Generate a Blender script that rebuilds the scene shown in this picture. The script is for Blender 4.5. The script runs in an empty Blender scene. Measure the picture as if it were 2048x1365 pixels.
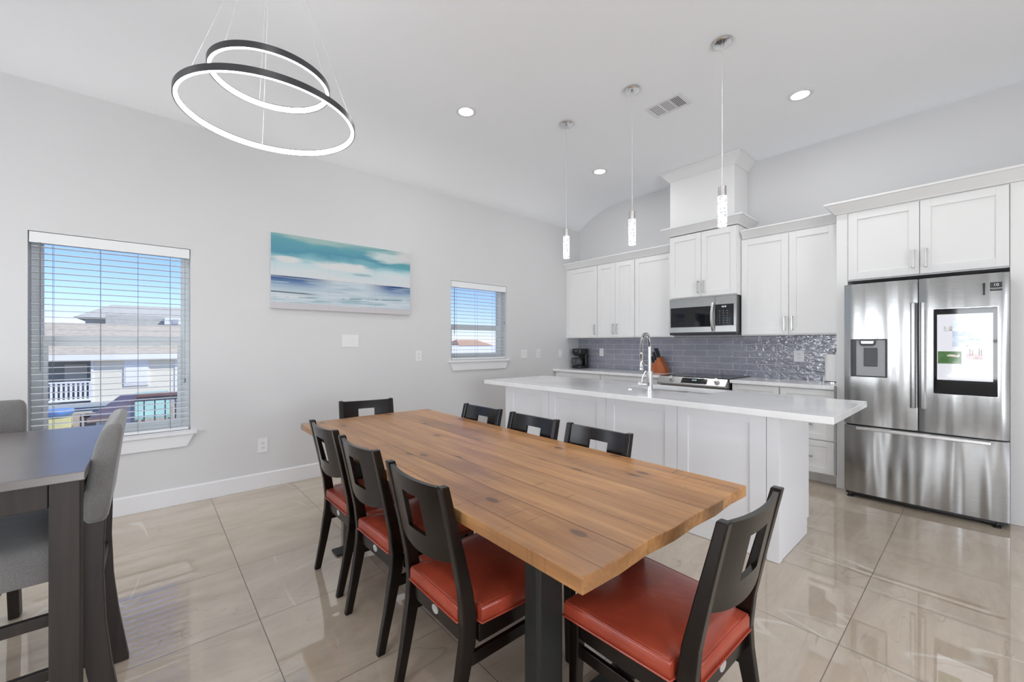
import bpy, bmesh, math, random
from mathutils import Vector, Matrix
random.seed(7)
PI = math.pi
D = bpy.data
SC = bpy.context.scene
COL = SC.collection

# ---------------------------------------------------------------- camera
cam = D.cameras.new('camera')
cam.sensor_width = 36.0
cam.lens = 828.4 / 2048.0 * 36.0
cam.shift_y = 5.5 / 2048.0
cam.clip_start = 0.02
cam.clip_end = 500
cam_o = D.objects.new('camera', cam)
cam_o.location = (0, 0, 1.284)
cam_o.rotation_euler = (math.radians(90), 0, math.radians(48.73))
COL.objects.link(cam_o)
SC.camera = cam_o

# ---------------------------------------------------------------- sky, sun, daylight fill lamps, exposure
world = D.worlds.new('world')
SC.world = world
world.use_nodes = True
wn = world.node_tree.nodes
wl = world.node_tree.links
sky = wn.new('ShaderNodeTexSky')
sky.sky_type = 'NISHITA'
sky.sun_disc = False
sky.sun_elevation = math.radians(48)
sky.sun_rotation = math.radians(60)
sky.air_density = 1.0
sky.dust_density = 0.0
sky.ozone_density = 5.0
wn['Background'].inputs['Strength'].default_value = 0.195
tint = wn.new('ShaderNodeMix')
tint.data_type = 'RGBA'
tint.blend_type = 'MULTIPLY'
tint.inputs[0].default_value = 1.0
tint.inputs[7].default_value = (0.80, 0.80, 1.12, 1)
wl.new(sky.outputs[0], tint.inputs[6])
wl.new(tint.outputs[2], wn['Background'].inputs['Color'])


def add_light(name, kind, loc, target, power, color=(1, 1, 1), size=1.0, size_y=None, shape='RECTANGLE', angle=None):
    l = D.lights.new(name, kind)
    l.energy = power
    l.color = color
    if kind == 'AREA':
        l.shape = shape
        l.size = size
        if size_y:
            l.size_y = size_y
    if angle is not None:
        l.angle = angle
    o = D.objects.new(name, l)
    o.location = loc
    d = Vector(target) - Vector(loc)
    o.rotation_euler = d.to_track_quat('-Z', 'Y').to_euler()
    COL.objects.link(o)
    return o


add_light('sun', 'SUN', (6, 7.5, 9), (0, 0, 0), 5.0, (1.0, 0.96, 0.9), angle=math.radians(0.6))
# added lamps at unseen openings stand in for daylight, most tilted towards the ceiling
add_light('daylight_fill_back', 'AREA', (0.28, -3.25, 1.32), (0.28, 0, 2.6), 88, (0.93, 0.97, 1.0), 1.5, 1.5)
add_light('daylight_fill_back_left', 'AREA', (-2.7, -3.25, 1.32), (-2.7, 0, 2.6), 84, (0.93, 0.97, 1.0), 1.5, 1.5)
add_light('daylight_fill_right', 'AREA', (3.95, 0.6, 1.25), (0, 0.6, 3.2), 150, (0.93, 0.97, 1.0), 2.6, 2.1)
add_light('daylight_fill_left', 'AREA', (-4.62, -1.62, 1.32), (0, -1.62, 1.6), 26, (0.93, 0.97, 1.0), 0.84, 1.4)
SC.view_settings.view_transform = 'Standard'
SC.view_settings.look = 'None'
SC.view_settings.exposure = -0.05
SC.view_settings.gamma = 1.0
SC.view_settings.use_curve_mapping = False
SC.cycles.use_denoising = True
SC.cycles.max_bounces = 10
SC.cycles.diffuse_bounces = 6
SC.cycles.glossy_bounces = 5
SC.cycles.transmission_bounces = 6
SC.cycles.transparent_max_bounces = 12
SC.cycles.sample_clamp_indirect = 6.0
SC.cycles.caustics_reflective = False
SC.cycles.caustics_refractive = False


# ---------------------------------------------------------------- materials
def srgb(r, g, b):
    def f(c):
        c /= 255.0
        return c / 12.92 if c <= 0.04045 else ((c + 0.055) / 1.055) ** 2.4
    return (f(r), f(g), f(b), 1.0)


class NT:
    """small node helper"""
    def __init__(self, name, color=(0.8, 0.8, 0.8, 1), rough=0.5, metal=0.0, ior=1.5):
        self.m = D.materials.new(name)
        self.m.use_nodes = True
        self.n = self.m.node_tree.nodes
        self.l = self.m.node_tree.links
        self.b = self.n['Principled BSDF']
        self.set('Base Color', color)
        self.set('Roughness', rough)
        self.set('Metallic', metal)
        self.set('IOR', ior)

    def set(self, k, v):
        self.b.inputs[k].default_value = v

    def node(self, t, **kw):
        n = self.n.new(t)
        for k, v in kw.items():
            setattr(n, k, v)
        return n

    def link(self, a, b):
        self.l.new(a, b)

    def plug(self, sock, v):
        if hasattr(v, 'is_linked'):
            self.link(v, sock)
        else:
            sock.default_value = v

    def coord(self, which='Object', scale=(1, 1, 1), loc=(0, 0, 0)):
        tc = self.node('ShaderNodeTexCoord')
        mp = self.node('ShaderNodeMapping')
        mp.inputs['Scale'].default_value = scale
        mp.inputs['Location'].default_value = loc
        self.link(tc.outputs[which], mp.inputs['Vector'])
        return mp.outputs[0]

    def noise(self, vec, scale=5.0, detail=3.0, rough=0.5, dist=0.0):
        n = self.node('ShaderNodeTexNoise')
        self.link(vec, n.inputs['Vector'])
        n.inputs['Scale'].default_value = scale
        n.inputs['Detail'].default_value = detail
        n.inputs['Roughness'].default_value = rough
        n.inputs['Distortion'].default_value = dist
        return n.outputs[0]

    def math(self, op, a, b=0.0, c=0.0, clamp=False):
        n = self.node('ShaderNodeMath', operation=op)
        n.use_clamp = clamp
        self.plug(n.inputs[0], a)
        self.plug(n.inputs[1], b)
        if len(n.inputs) > 2:
            self.plug(n.inputs[2], c)
        return n.outputs[0]

    def ramp(self, fac, stops, interp='LINEAR'):
        n = self.node('ShaderNodeValToRGB')
        n.color_ramp.interpolation = interp
        e = n.color_ramp.elements
        while len(e) < len(stops):
            e.new(0.5)
        for i, (p, c) in enumerate(stops):
            e[i].position = p
            e[i].color = c if len(c) == 4 else (*c, 1)
        self.link(fac, n.inputs[0])
        return n.outputs[0]

    def smooth(self, v, a, b):
        n = self.node('ShaderNodeMapRange', interpolation_type='SMOOTHSTEP')
        self.plug(n.inputs[0], v)
        n.inputs[1].default_value = a
        n.inputs[2].default_value = b
        return n.outputs[0]

    def mix(self, fac, a, b, mode='MIX'):
        n = self.node('ShaderNodeMix', data_type='RGBA', blend_type=mode)
        self.plug(n.inputs[0], fac)
        self.plug(n.inputs[6], a)
        self.plug(n.inputs[7], b)
        return n.outputs[2]

    def sep(self, vec):
        n = self.node('ShaderNodeSeparateXYZ')
        self.link(vec, n.inputs[0])
        return n.outputs

    def bump(self, h, strength=0.3, dist=0.01):
        n = self.node('ShaderNodeBump')
        n.inputs['Strength'].default_value = strength
        n.inputs['Distance'].default_value = dist
        self.link(h, n.inputs['Height'])
        self.link(n.outputs[0], self.b.inputs['Normal'])

    def col(self, v):
        self.link(v, self.b.inputs['Base Color'])


def paint(name, c, rough=0.5, var=0.02, scale=3.0, bump=0.0, bscale=60.0, **kw):
    t = NT(name, c, rough, **kw)
    v = t.coord()
    n = t.noise(v, scale, 2)
    d = tuple(max(0, x * (1 - var)) for x in c[:3]) + (1,)
    u = tuple(min(1, x * (1 + var)) for x in c[:3]) + (1,)
    t.col(t.ramp(n, [(0.3, d), (0.7, u)]))
    if bump:
        t.bump(t.noise(v, bscale, 3), bump, 0.002)
    return t.m


def emis(name, c, s):
    t = NT(name, (0.8, 0.8, 0.8, 1), 0.4)
    t.set('Emission Color', c)
    t.set('Emission Strength', s)
    return t.m


M = {}
M['wall'] = paint('wall_paint', srgb(212, 212, 213), 0.65, 0.01, 1.2, 0.06, 180)
M['ceiling'] = paint('ceiling_paint', srgb(246, 248, 251), 0.75, 0.01, 1.0, 0.08, 160)
M['trim'] = paint('trim_paint', srgb(228, 228, 230), 0.4, 0.01, 2)
M['cab'] = paint('cabinet_paint', srgb(232, 232, 232), 0.38, 0.008, 2)
M['island'] = paint('island_paint', srgb(240, 241, 244), 0.4, 0.008, 2)
M['vinyl'] = paint('window_vinyl', srgb(222, 228, 231), 0.45, 0.01, 3)
M['slat'] = paint('blind_slat', srgb(232, 234, 235), 0.5, 0.01, 4)
M['plate'] = paint('switch_plate', srgb(230, 230, 231), 0.35, 0.01, 8)
M['dark_slot'] = paint('dark_slot', srgb(40, 40, 42), 0.5, 0.05, 20)
M['cord'] = paint('grey_cord', srgb(120, 124, 128), 0.5, 0.05, 20)
M['black'] = paint('black_plastic', srgb(22, 23, 25), 0.3, 0.1, 20)
M['black_gloss'] = paint('black_glass', srgb(14, 15, 18), 0.04, 0.1, 10)
M['dark_grey'] = paint('dark_grey_plastic', srgb(60, 62, 66), 0.35, 0.05, 10)
M['grey_plastic'] = paint('grey_plastic', srgb(150, 151, 154), 0.35, 0.03, 10)
M['chrome'] = paint('chrome', (0.68, 0.68, 0.69, 1), 0.12, 0.01, 10, metal=1.0)
M['nickel'] = paint('brushed_nickel', (0.62, 0.61, 0.60, 1), 0.28, 0.03, 30, metal=1.0)
M['wire'] = paint('steel_wire', (0.75, 0.75, 0.76, 1), 0.3, 0.02, 30, metal=0.6)
M['aluminium'] = paint('black_anodised', srgb(46, 46, 50), 0.4, 0.05, 20)
M['led'] = emis('led_diffuser', (1, 0.99, 0.97, 1), 9.0)
M['led_soft'] = emis('downlight_lens', (1, 0.98, 0.95, 1), 14.0)
M['sheen'] = paint('porcelain', srgb(240, 240, 240), 0.2, 0.01, 4)
M['paper'] = paint('paper_towel', srgb(236, 235, 233), 0.9, 0.02, 30, 0.5, 90)
M['handle_black'] = paint('knife_handle', srgb(20, 20, 22), 0.35, 0.1, 30)
M['dark_metal'] = paint('dark_metal_post', srgb(34, 35, 33), 0.45, 0.08, 12)
M['silver_badge'] = paint('silver_badge', (0.75, 0.75, 0.75, 1), 0.3, 0.05, 60, metal=0.7)
M['grille_dark'] = paint('vent_inside', srgb(70, 70, 72), 0.7, 0.05, 20)


def make_quartz():
    t = NT('quartz_counter', (0.8, 0.8, 0.8, 1), 0.1)
    v = t.coord()
    n = t.noise(v, 2.2, 5, 0.6, 0.6)
    c = t.ramp(n, [(0.35, srgb(229, 229, 229)), (0.5, srgb(240, 240, 240)), (0.7, srgb(243, 243, 244))])
    sp = t.noise(v, 320, 1)
    c = t.mix(t.smooth(sp, 0.62, 0.75), c, srgb(222, 222, 224))
    t.col(c)
    return t.m


def make_steel(name='brushed_steel', vertical=False, wav=0.9):
    t = NT(name, (0.60, 0.60, 0.60, 1), 0.25, 1.0)
    v = t.coord('Object', (4, 4, 260))
    n = t.noise(v, 3, 4)
    t.col(t.ramp(n, [(0.3, (0.36, 0.36, 0.355, 1)), (0.7, (0.47, 0.47, 0.465, 1))]))
    t.set('Anisotropic', 0.85)
    tv = t.node('ShaderNodeCombineXYZ')
    tv.inputs[0].default_value = 1.0
    t.link(tv.outputs[0], t.b.inputs['Tangent'])
    w = t.noise(t.coord('Object', (5.0, 1.0, 0.45)), 1.5, 1.0)
    t.bump(w, wav, 0.05)
    return t.m


def make_floor():
    t = NT('marble_floor', (0.5, 0.45, 0.4, 1), 0.02, ior=2.3)
    v = t.coord('Object')
    br = t.node('ShaderNodeTexBrick')
    mp = t.node('ShaderNodeMapping')
    mp.inputs['Location'].default_value = (0.41 + 0.605 * 20, -0.39 + 0.607 * 20, 0)
    t.link(v, mp.inputs['Vector'])
    t.link(mp.outputs[0], br.inputs['Vector'])
    br.offset = 0.0
    br.squash = 1.0
    for k, val in (('Scale', 1.0), ('Mortar Size', 0.0018), ('Mortar Smooth', 0.0), ('Bias', 0.0), ('Brick Width', 0.605), ('Row Height', 0.607)):
        br.inputs[k].default_value = val
    br.inputs['Color1'].default_value = (0, 0, 0, 1)
    br.inputs['Color2'].default_value = (1, 1, 1, 1)
    br.inputs['Mortar'].default_value = (0.5, 0.5, 0.5, 1)
    tile = br.outputs['Color']
    # per tile offset of the veining
    off = t.node('ShaderNodeVectorMath', operation='SCALE')
    t.link(tile, off.inputs[0])
    off.inputs['Scale'].default_value = 7.3
    add = t.node('ShaderNodeVectorMath', operation='ADD')
    t.link(v, add.inputs[0])
    t.link(off.outputs[0], add.inputs[1])
    mp2 = t.node('ShaderNodeMapping')
    mp2.inputs['Rotation'].default_value = (0, 0, math.radians(-28))
    mp2.inputs['Scale'].default_value = (3.6, 1.1, 1)
    t.link(add.outputs[0], mp2.inputs['Vector'])
    w = mp2.outputs[0]
    big = t.noise(w, 0.9, 6, 0.62, 1.2)
    c = t.ramp(big, [(0.28, srgb(178, 162, 144)), (0.5, srgb(192, 177, 159)), (0.72, srgb(204, 191, 174))])
    fine = t.noise(w, 9, 4, 0.6, 0.8)
    c = t.mix(t.math('MULTIPLY', t.smooth(fine, 0.5, 0.75), 0.35), c, srgb(178, 163, 147))
    # thin pale veins
    mv = t.node('ShaderNodeMapping')
    mv.inputs['Rotation'].default_value = (0, 0, math.radians(35))
    mv.inputs['Scale'].default_value = (0.35, 1.6, 1)
    t.link(add.outputs[0], mv.inputs['Vector'])
    v1 = t.noise(mv.outputs[0], 0.8, 2.5, 0.5, 0.15)
    r1 = t.math('ABSOLUTE', t.math('SUBTRACT', v1, 0.5))
    vein = t.math('SUBTRACT', 1.0, t.smooth(r1, 0.0, 0.005))
    msk = t.smooth(t.noise(add.outputs[0], 2.3, 2), 0.42, 0.6)
    c = t.mix(t.math('MULTIPLY', t.math('MULTIPLY', vein, msk), 0.65), c, srgb(214, 207, 197))
    v2 = t.noise(w, 0.7, 2, 0.5, 1.6)
    r2 = t.math('ABSOLUTE', t.math('SUBTRACT', v2, 0.47))
    vein2 = t.math('SUBTRACT', 1.0, t.smooth(r2, 0.0, 0.005))
    c = t.mix(t.math('MULTIPLY', t.math('MULTIPLY', vein2, msk), 0.4), c, srgb(142, 127, 112))
    grout = br.outputs['Fac']
    c = t.mix(grout, c, srgb(96, 86, 76))
    t.col(c)
    t.link(t.math('ADD', t.math('MULTIPLY', grout, 0.5), 0.012), t.b.inputs['Roughness'])
    h = t.math('SUBTRACT', t.math('MULTIPLY', t.noise(v, 4.0, 1), 0.6), grout)
    t.bump(h, 0.04, 0.004)
    return t.m


def make_splash():
    t = NT('glazed_tile', (0.2, 0.2, 0.23, 1), 0.05, ior=1.7)
    tc = t.node('ShaderNodeTexCoord')
    s = t.sep(tc.outputs['Object'])
    cb = t.node('ShaderNodeCombineXYZ')
    t.link(s[0], cb.inputs[0])
    t.link(s[2], cb.inputs[1])
    mp = t.node('ShaderNodeMapping')
    mp.inputs['Location'].default_value = (1.634 + 0.298 * 20, -0.912 + 0.004 + 0.0735 * 2, 0)
    t.link(cb.outputs[0], mp.inputs['Vector'])
    br = t.node('ShaderNodeTexBrick')
    t.link(mp.outputs[0], br.inputs['Vector'])
    br.offset = 0.5
    for k, val in (('Scale', 1.0), ('Mortar Size', 0.0024), ('Mortar Smooth', 0.1), ('Brick Width', 0.298), ('Row Height', 0.0735), ('Bias', 0.0)):
        br.inputs[k].default_value = val
    br.inputs['Color1'].default_value = srgb(136, 137, 150)
    br.inputs['Color2'].default_value = srgb(148, 149, 161)
    br.inputs['Mortar'].default_value = srgb(205, 207, 214)
    v = t.coord('Object', (1, 1, 1.6))
    n = t.noise(v, 7, 3)
    c = t.mix(0.35, br.outputs['Color'], t.ramp(n, [(0.3, srgb(124, 125, 136)), (0.7, srgb(152, 154, 167))]))
    c = t.mix(br.outputs['Fac'], c, srgb(206, 208, 214))
    t.col(c)
    t.link(t.math('ADD', t.math('MULTIPLY', br.outputs['Fac'], 0.5), 0.05), t.b.inputs['Roughness'])
    h = t.math('SUBTRACT', t.math('MULTIPLY', t.noise(v, 17, 2.5, 0.55, 0.5), 1.0), t.math('MULTIPLY', br.outputs['Fac'], 0.5))
    t.bump(h, 0.8, 0.008)
    return t.m


def make_table_wood():
    t = NT('pine_planks', (0.4, 0.2, 0.1, 1), 0.3)
    tc = t.node('ShaderNodeTexCoord')
    o = tc.outputs['Object']
    s = t.sep(o)
    py = t.math('MULTIPLY', s[1], 1 / 0.1325)
    idx = t.math('FLOOR', py)
    fr = t.math('FRACT', py)
    rnd = t.node('ShaderNodeTexWhiteNoise', noise_dimensions='1D')
    t.link(idx, rnd.inputs['W'])
    r = rnd.outputs['Value']
    cb = t.node('ShaderNodeCombineXYZ')
    t.link(t.math('ADD', s[0], t.math('MULTIPLY', r, 9.0)), cb.inputs[0])
    t.link(t.math('ADD', s[1], t.math('MULTIPLY', r, 3.0)), cb.inputs[1])
    t.link(s[2], cb.inputs[2])
    P = cb.outputs[0]
    # grain with knots bending it
    mk = t.node('ShaderNodeMapping')
    mk.inputs['Scale'].default_value = (2.2, 4.3, 1)
    t.link(P, mk.inputs['Vector'])
    vo = t.node('ShaderNodeTexVoronoi', voronoi_dimensions='2D')
    vo.inputs['Scale'].default_value = 1.0
    vo.inputs['Randomness'].default_value = 1.0
    t.link(mk.outputs[0], vo.inputs['Vector'])
    kd = vo.outputs['Distance']
    mg = t.node('ShaderNodeMapping')
    mg.inputs['Scale'].default_value = (0.9, 13, 13)
    t.link(P, mg.inputs['Vector'])
    g = t.noise(mg.outputs[0], 1.3, 6, 0.62, 0.5)
    mf = t.node('ShaderNodeMapping')
    mf.inputs['Scale'].default_value = (2.5, 75, 75)
    t.link(P, mf.inputs['Vector'])
    gf = t.noise(mf.outputs[0], 1.2, 4, 0.6, 0.2)
    g = t.math('ADD', t.math('MULTIPLY', g, 0.65), t.math('MULTIPLY', gf, 0.35))
    base = t.ramp(g, [(0.34, srgb(146, 98, 58)), (0.5, srgb(176, 126, 78)), (0.66, srgb(200, 152, 101))])
    mp = t.node('ShaderNodeMapping')
    mp.inputs['Scale'].default_value = (1.2, 3.5, 3.5)
    t.link(P, mp.inputs['Vector'])
    big = t.noise(mp.outputs[0], 1.4, 3, 0.5, 0.3)
    base = t.mix(t.math('MULTIPLY', t.smooth(big, 0.48, 0.72), 0.6), base, srgb(128, 88, 58))
    # saw marks across the boards
    ms = t.node('ShaderNodeMapping')
    ms.inputs['Scale'].default_value = (75, 4.0, 1)
    ms.inputs['Rotation'].default_value = (0, 0, math.radians(6))
    t.link(P, ms.inputs['Vector'])
    saw = t.smooth(t.noise(ms.outputs[0], 1.0, 2, 0.5), 0.55, 0.72)
    sm = t.smooth(t.noise(mp.outputs[0], 2.3, 2), 0.46, 0.62)
    saw = t.math('MULTIPLY', saw, sm)
    base = t.mix(t.math('MULTIPLY', saw, 0.6), base, srgb(112, 74, 46))
    knot = t.math('SUBTRACT', 1.0, t.smooth(kd, 0.045, 0.085))
    halo = t.math('SUBTRACT', 1.0, t.smooth(kd, 0.08, 0.24))
    base = t.mix(t.math('MULTIPLY', halo, 0.35), base, srgb(140, 92, 56))
    base = t.mix(t.math('MULTIPLY', knot, 0.75), base, srgb(78, 52, 36))
    tone = t.math('ADD', 0.84, t.math('MULTIPLY', r, 0.28))
    tn = t.node('ShaderNodeVectorMath', operation='SCALE')
    t.link(base, tn.inputs[0])
    t.link(tone, tn.inputs['Scale'])
    # joints: some tight, some open
    e = t.math('MINIMUM', fr, t.math('SUBTRACT', 1.0, fr))
    gap = t.math('SUBTRACT', 1.0, t.smooth(e, 0.008, 0.026))
    top = t.smooth(s[2], 0.036, 0.039)
    rn2 = t.node('ShaderNodeTexWhiteNoise', noise_dimensions='1D')
    t.link(t.math('ADD', t.math('FLOOR', t.math('ADD', py, 0.5)), 11.3), rn2.inputs['W'])
    gapt = t.math('MULTIPLY', t.math('MULTIPLY', gap, top), t.math('ADD', 0.35, t.math('MULTIPLY', rn2.outputs['Value'], 0.65)))
    c = t.mix(t.math('MULTIPLY', gapt, 0.8), tn.outputs[0], srgb(66, 42, 26))
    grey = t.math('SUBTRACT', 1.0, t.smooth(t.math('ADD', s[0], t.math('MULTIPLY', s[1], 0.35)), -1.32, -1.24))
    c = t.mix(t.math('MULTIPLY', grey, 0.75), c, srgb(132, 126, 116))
    t.col(c)
    t.link(t.math('ADD', 0.24, t.math('MULTIPLY', g, 0.16)), t.b.inputs['Roughness'])
    h = t.math('SUBTRACT', t.math('ADD', t.math('MULTIPLY', g, 0.25), t.math('MULTIPLY', saw, -0.25)), gapt)
    t.bump(h, 0.35, 0.003)
    return t.m


def make_wood(name, c1, c2, rough=0.35, scale=(3, 3, 40), axis_rot=(0, 0, 0), strength=0.1):
    t = NT(name, c1, rough)
    tc = t.node('ShaderNodeTexCoord')
    mp = t.node('ShaderNodeMapping')
    mp.inputs['Scale'].default_value = scale
    t.link(tc.outputs['Object'], mp.inputs['Vector'])
    n = t.noise(mp.outputs[0], 1.5, 5, 0.6, 0.4)
    t.col(t.ramp(n, [(0.3, c1), (0.7, c2)]))
    t.bump(n, strength, 0.002)
    return t.m


def make_vinyl():
    t = NT('red_vinyl', srgb(168, 62, 42), 0.3)
    v = t.coord()
    n = t.noise(v, 7, 3)
    t.col(t.ramp(n, [(0.3, srgb(150, 60, 42)), (0.7, srgb(176, 76, 54))]))
    h = t.noise(v, 260, 2)
    h2 = t.noise(t.coord('Object', (9, 9, 2)), 3, 2)
    t.bump(t.math('ADD', t.math('MULTIPLY', h, 0.15), h2), 0.25, 0.004)
    return t.m


def make_fabric():
    t = NT('grey_upholstery', srgb(112, 110, 108), 0.85)
    v = t.coord()
    n = t.noise(v, 420, 2, 0.7)
    m = t.noise(v, 12, 3)
    c = t.ramp(n, [(0.3, srgb(92, 90, 89)), (0.7, srgb(134, 132, 130))])
    t.col(t.mix(0.3, c, t.ramp(m, [(0.3, srgb(96, 94, 92)), (0.7, srgb(124, 122, 120))])))
    t.bump(n, 0.3, 0.001)
    t.set('Sheen Weight', 0.3)
    return t.m


def make_glass():
    m = D.materials.new('window_glass')
    m.use_nodes = True
    n = m.node_tree.nodes
    l = m.node_tree.links
    n.remove(n['Principled BSDF'])
    tr = n.new('ShaderNodeBsdfTransparent')
    tr.inputs[0].default_value = (0.96, 0.98, 0.97, 1)
    gl = n.new('ShaderNodeBsdfGlossy')
    gl.inputs['Roughness'].default_value = 0.01
    fr = n.new('ShaderNodeFresnel')
    fr.inputs[0].default_value = 1.1
    mx = n.new('ShaderNodeMixShader')
    l.new(fr.outputs[0], mx.inputs[0])
    l.new(tr.outputs[0], mx.inputs[1])
    l.new(gl.outputs[0], mx.inputs[2])
    l.new(mx.outputs[0], n['Material Output'].inputs[0])
    return m


def make_painting():
    t = NT('seascape_canvas', (0.5, 0.5, 0.5, 1), 0.55)
    tc = t.node('ShaderNodeTexCoord')
    s = t.sep(tc.outputs['Object'])
    u = t.math('DIVIDE', s[1], 1.362)
    v = t.math('DIVIDE', s[2], 0.684)

    def nz(sx, sy, sc, det=4, dist=0.3, off=0.0):
        cb = t.node('ShaderNodeCombineXYZ')
        t.link(t.math('ADD', t.math('MULTIPLY', u, sx), off), cb.inputs[0])
        t.link(t.math('MULTIPLY', v, sy), cb.inputs[1])
        return t.noise(cb.outputs[0], sc, det, 0.55, dist)
    # sky
    wob = nz(2.0, 5.0, 1.2, 4, 0.6)
    vv = t.math('ADD', t.math('ADD', v, t.math('MULTIPLY', t.math('SUBTRACT', wob, 0.5), 0.30)), t.math('MULTIPLY', u, -0.02))
    skyc = t.ramp(vv, [(0.40, srgb(214, 214, 216)), (0.52, srgb(205, 214, 218)), (0.60, srgb(190, 212, 216)), (0.68, srgb(128, 180, 190)), (0.78, srgb(74, 142, 164)), (0.90, srgb(92, 156, 168)), (0.98, srgb(156, 184, 180))])

    def blob(cu, cv, ru, rv, soft=0.5):
        du = t.math('DIVIDE', t.math('SUBTRACT', u, cu), ru)
        dv = t.math('DIVIDE', t.math('SUBTRACT', v, cv), rv)
        d = t.math('SQRT', t.math('ADD', t.math('MULTIPLY', du, du), t.math('MULTIPLY', dv, dv)))
        d = t.math('ADD', d, t.math('MULTIPLY', t.math('SUBTRACT', nz(4, 16, 1.5, 4, 0.4, cu * 7), 0.5), 1.2))
        return t.math('SUBTRACT', 1.0, t.smooth(d, 1 - soft, 1 + soft * 0.4))
    wc = srgb(216, 216, 217)
    skyc = t.mix(t.math('MULTIPLY', blob(0.10, 0.665, 0.10, 0.05), 0.9), skyc, wc)
    skyc = t.mix(t.math('MULTIPLY', blob(0.47, 0.645, 0.22, 0.075), 0.95), skyc, wc)
    skyc = t.mix(t.math('MULTIPLY', blob(0.83, 0.87, 0.20, 0.09), 0.85), skyc, srgb(206, 216, 214))
    skyc = t.mix(t.math('MULTIPLY', blob(0.99, 0.93, 0.14, 0.12), 0.9), skyc, srgb(206, 206, 206))
    skyc = t.mix(t.math('MULTIPLY', blob(0.60, 0.56, 0.08, 0.022), 0.7), skyc, srgb(140, 166, 176))
    skyc = t.mix(t.math('MULTIPLY', blob(0.97, 0.76, 0.16, 0.05), 0.8), skyc, srgb(84, 156, 166))
    # sea
    st = nz(3.0, 46.0, 1.0, 5, 0.3)
    cen = t.math('ABSOLUTE', t.math('SUBTRACT', u, 0.52))
    dark = t.smooth(cen, 0.06, 0.34)
    top = t.smooth(v, 0.18, 0.42)
    am = t.math('MULTIPLY', t.math('MULTIPLY', dark, top), t.smooth(st, 0.30, 0.55))
    sea = t.ramp(st, [(0.3, srgb(150, 176, 190)), (0.5, srgb(196, 208, 216)), (0.7, srgb(214, 218, 222))])
    sea = t.mix(am, sea, t.ramp(v, [(0.2, srgb(110, 160, 182)), (0.34, srgb(60, 112, 165)), (0.43, srgb(26, 64, 122))]))
    band = t.math('SUBTRACT', 1.0, t.smooth(t.math('ABSOLUTE', t.math('SUBTRACT', v, t.math('ADD', 0.225, t.math('MULTIPLY', u, -0.03)))), 0.0, 0.014))
    bm = t.math('MULTIPLY', band, t.math('SUBTRACT', 1.0, t.smooth(u, 0.18, 0.34)))
    sea = t.mix(bm, sea, srgb(38, 60, 74))
    b2 = t.math('SUBTRACT', 1.0, t.smooth(t.math('ABSOLUTE', t.math('SUBTRACT', v, t.math('ADD', 0.15, t.math('MULTIPLY', u, 0.08)))), 0.0, 0.016))
    b2m = t.math('MULTIPLY', b2, t.smooth(nz(6, 3, 1.0), 0.46, 0.56))
    sea = t.mix(t.math('MULTIPLY', b2m, 0.8), sea, srgb(70, 118, 132))
    teal = t.math('MULTIPLY', t.smooth(nz(3, 18, 1.0, 3, 0.2, 5.0), 0.52, 0.66), t.math('SUBTRACT', 1.0, t.smooth(v, 0.2, 0.3)))
    sea = t.mix(t.math('MULTIPLY', teal, 0.7), sea, srgb(128, 172, 180))
    sand = t.math('SUBTRACT', 1.0, t.smooth(t.math('ADD', v, t.math('MULTIPLY', nz(3, 3, 1), 0.04)), 0.08, 0.125))
    sea = t.mix(sand, sea, srgb(196, 193, 198))
    hz = t.smooth(v, 0.437, 0.443)
    c = t.mix(hz, sea, skyc)
    fr = t.math('FRACT', t.math('MULTIPLY', t.math('SUBTRACT', u, 0.365), 1 / 0.345))
    seam = t.math('SUBTRACT', 1.0, t.smooth(fr, 0.0, 0.012))
    c = t.mix(t.math('MULTIPLY', seam, 0.18), c, srgb(90, 110, 120))
    # the wrapped edges stay grey white
    gx = t.math('GREATER_THAN', s[0], 0.0335)
    c = t.mix(gx, srgb(205, 205, 207), c)
    t.col(c)
    return t.m


def make_siding():
    t = NT('lap_siding', srgb(226, 224, 212), 0.6)
    s = t.sep(t.coord())
    f = t.math('FRACT', t.math('MULTIPLY', s[2], 1 / 0.19))
    ln = t.math('SUBTRACT', 1.0, t.smooth(f, 0.0, 0.14))
    t.col(t.mix(t.math('MULTIPLY', ln, 0.35), srgb(230, 224, 206), srgb(170, 166, 154)))
    t.bump(f, 0.5, 0.02)
    return t.m


def make_shingle(name, a, b):
    t = NT(name, a, 0.9)
    v = t.coord('Object', (2.0, 1.2, 3.5))
    n = t.noise(v, 3.2, 4, 0.6)
    t.col(t.ramp(n, [(0.3, a), (0.7, b)]))
    return t.m


M['quartz'] = make_quartz()
M['steel'] = make_steel()
M['steel_flat'] = make_steel('steel_panel', wav=0.02)
M['floor'] = make_floor()
M['splash'] = make_splash()
M['table_wood'] = make_table_wood()
M['espresso'] = make_wood('espresso_wood', srgb(15, 10, 7), srgb(26, 18, 13), 0.22, (5, 5, 60), strength=0.03)
for _k in ('espresso', 'dark_metal'):
    M[_k].node_tree.nodes['Principled BSDF'].inputs['Specular IOR Level'].default_value = 0.34
M['bar_wood'] = make_wood('weathered_brown_wood', srgb(28, 21, 17), srgb(50, 39, 32), 0.5, (22, 22, 1.6), strength=0.05)
M['bar_top'] = make_wood('weathered_brown_top', srgb(70, 62, 60), srgb(98, 90, 88), 0.26, (18, 1.2, 4), strength=0.1)
M['bar_top'].node_tree.nodes['Principled BSDF'].inputs['IOR'].default_value = 2.3
M['block_wood'] = make_wood('knife_block_wood', srgb(150, 78, 38), srgb(178, 100, 54), 0.4, (30, 30, 4))
M['vinyl_red'] = make_vinyl()
M['fabric'] = make_fabric()
M['glass'] = make_glass()
M['canvas'] = make_painting()
M['siding'] = make_siding()
M['shingle_brown'] = make_shingle('brown_shingles', srgb(172, 162, 146), srgb(206, 194, 174))
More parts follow.
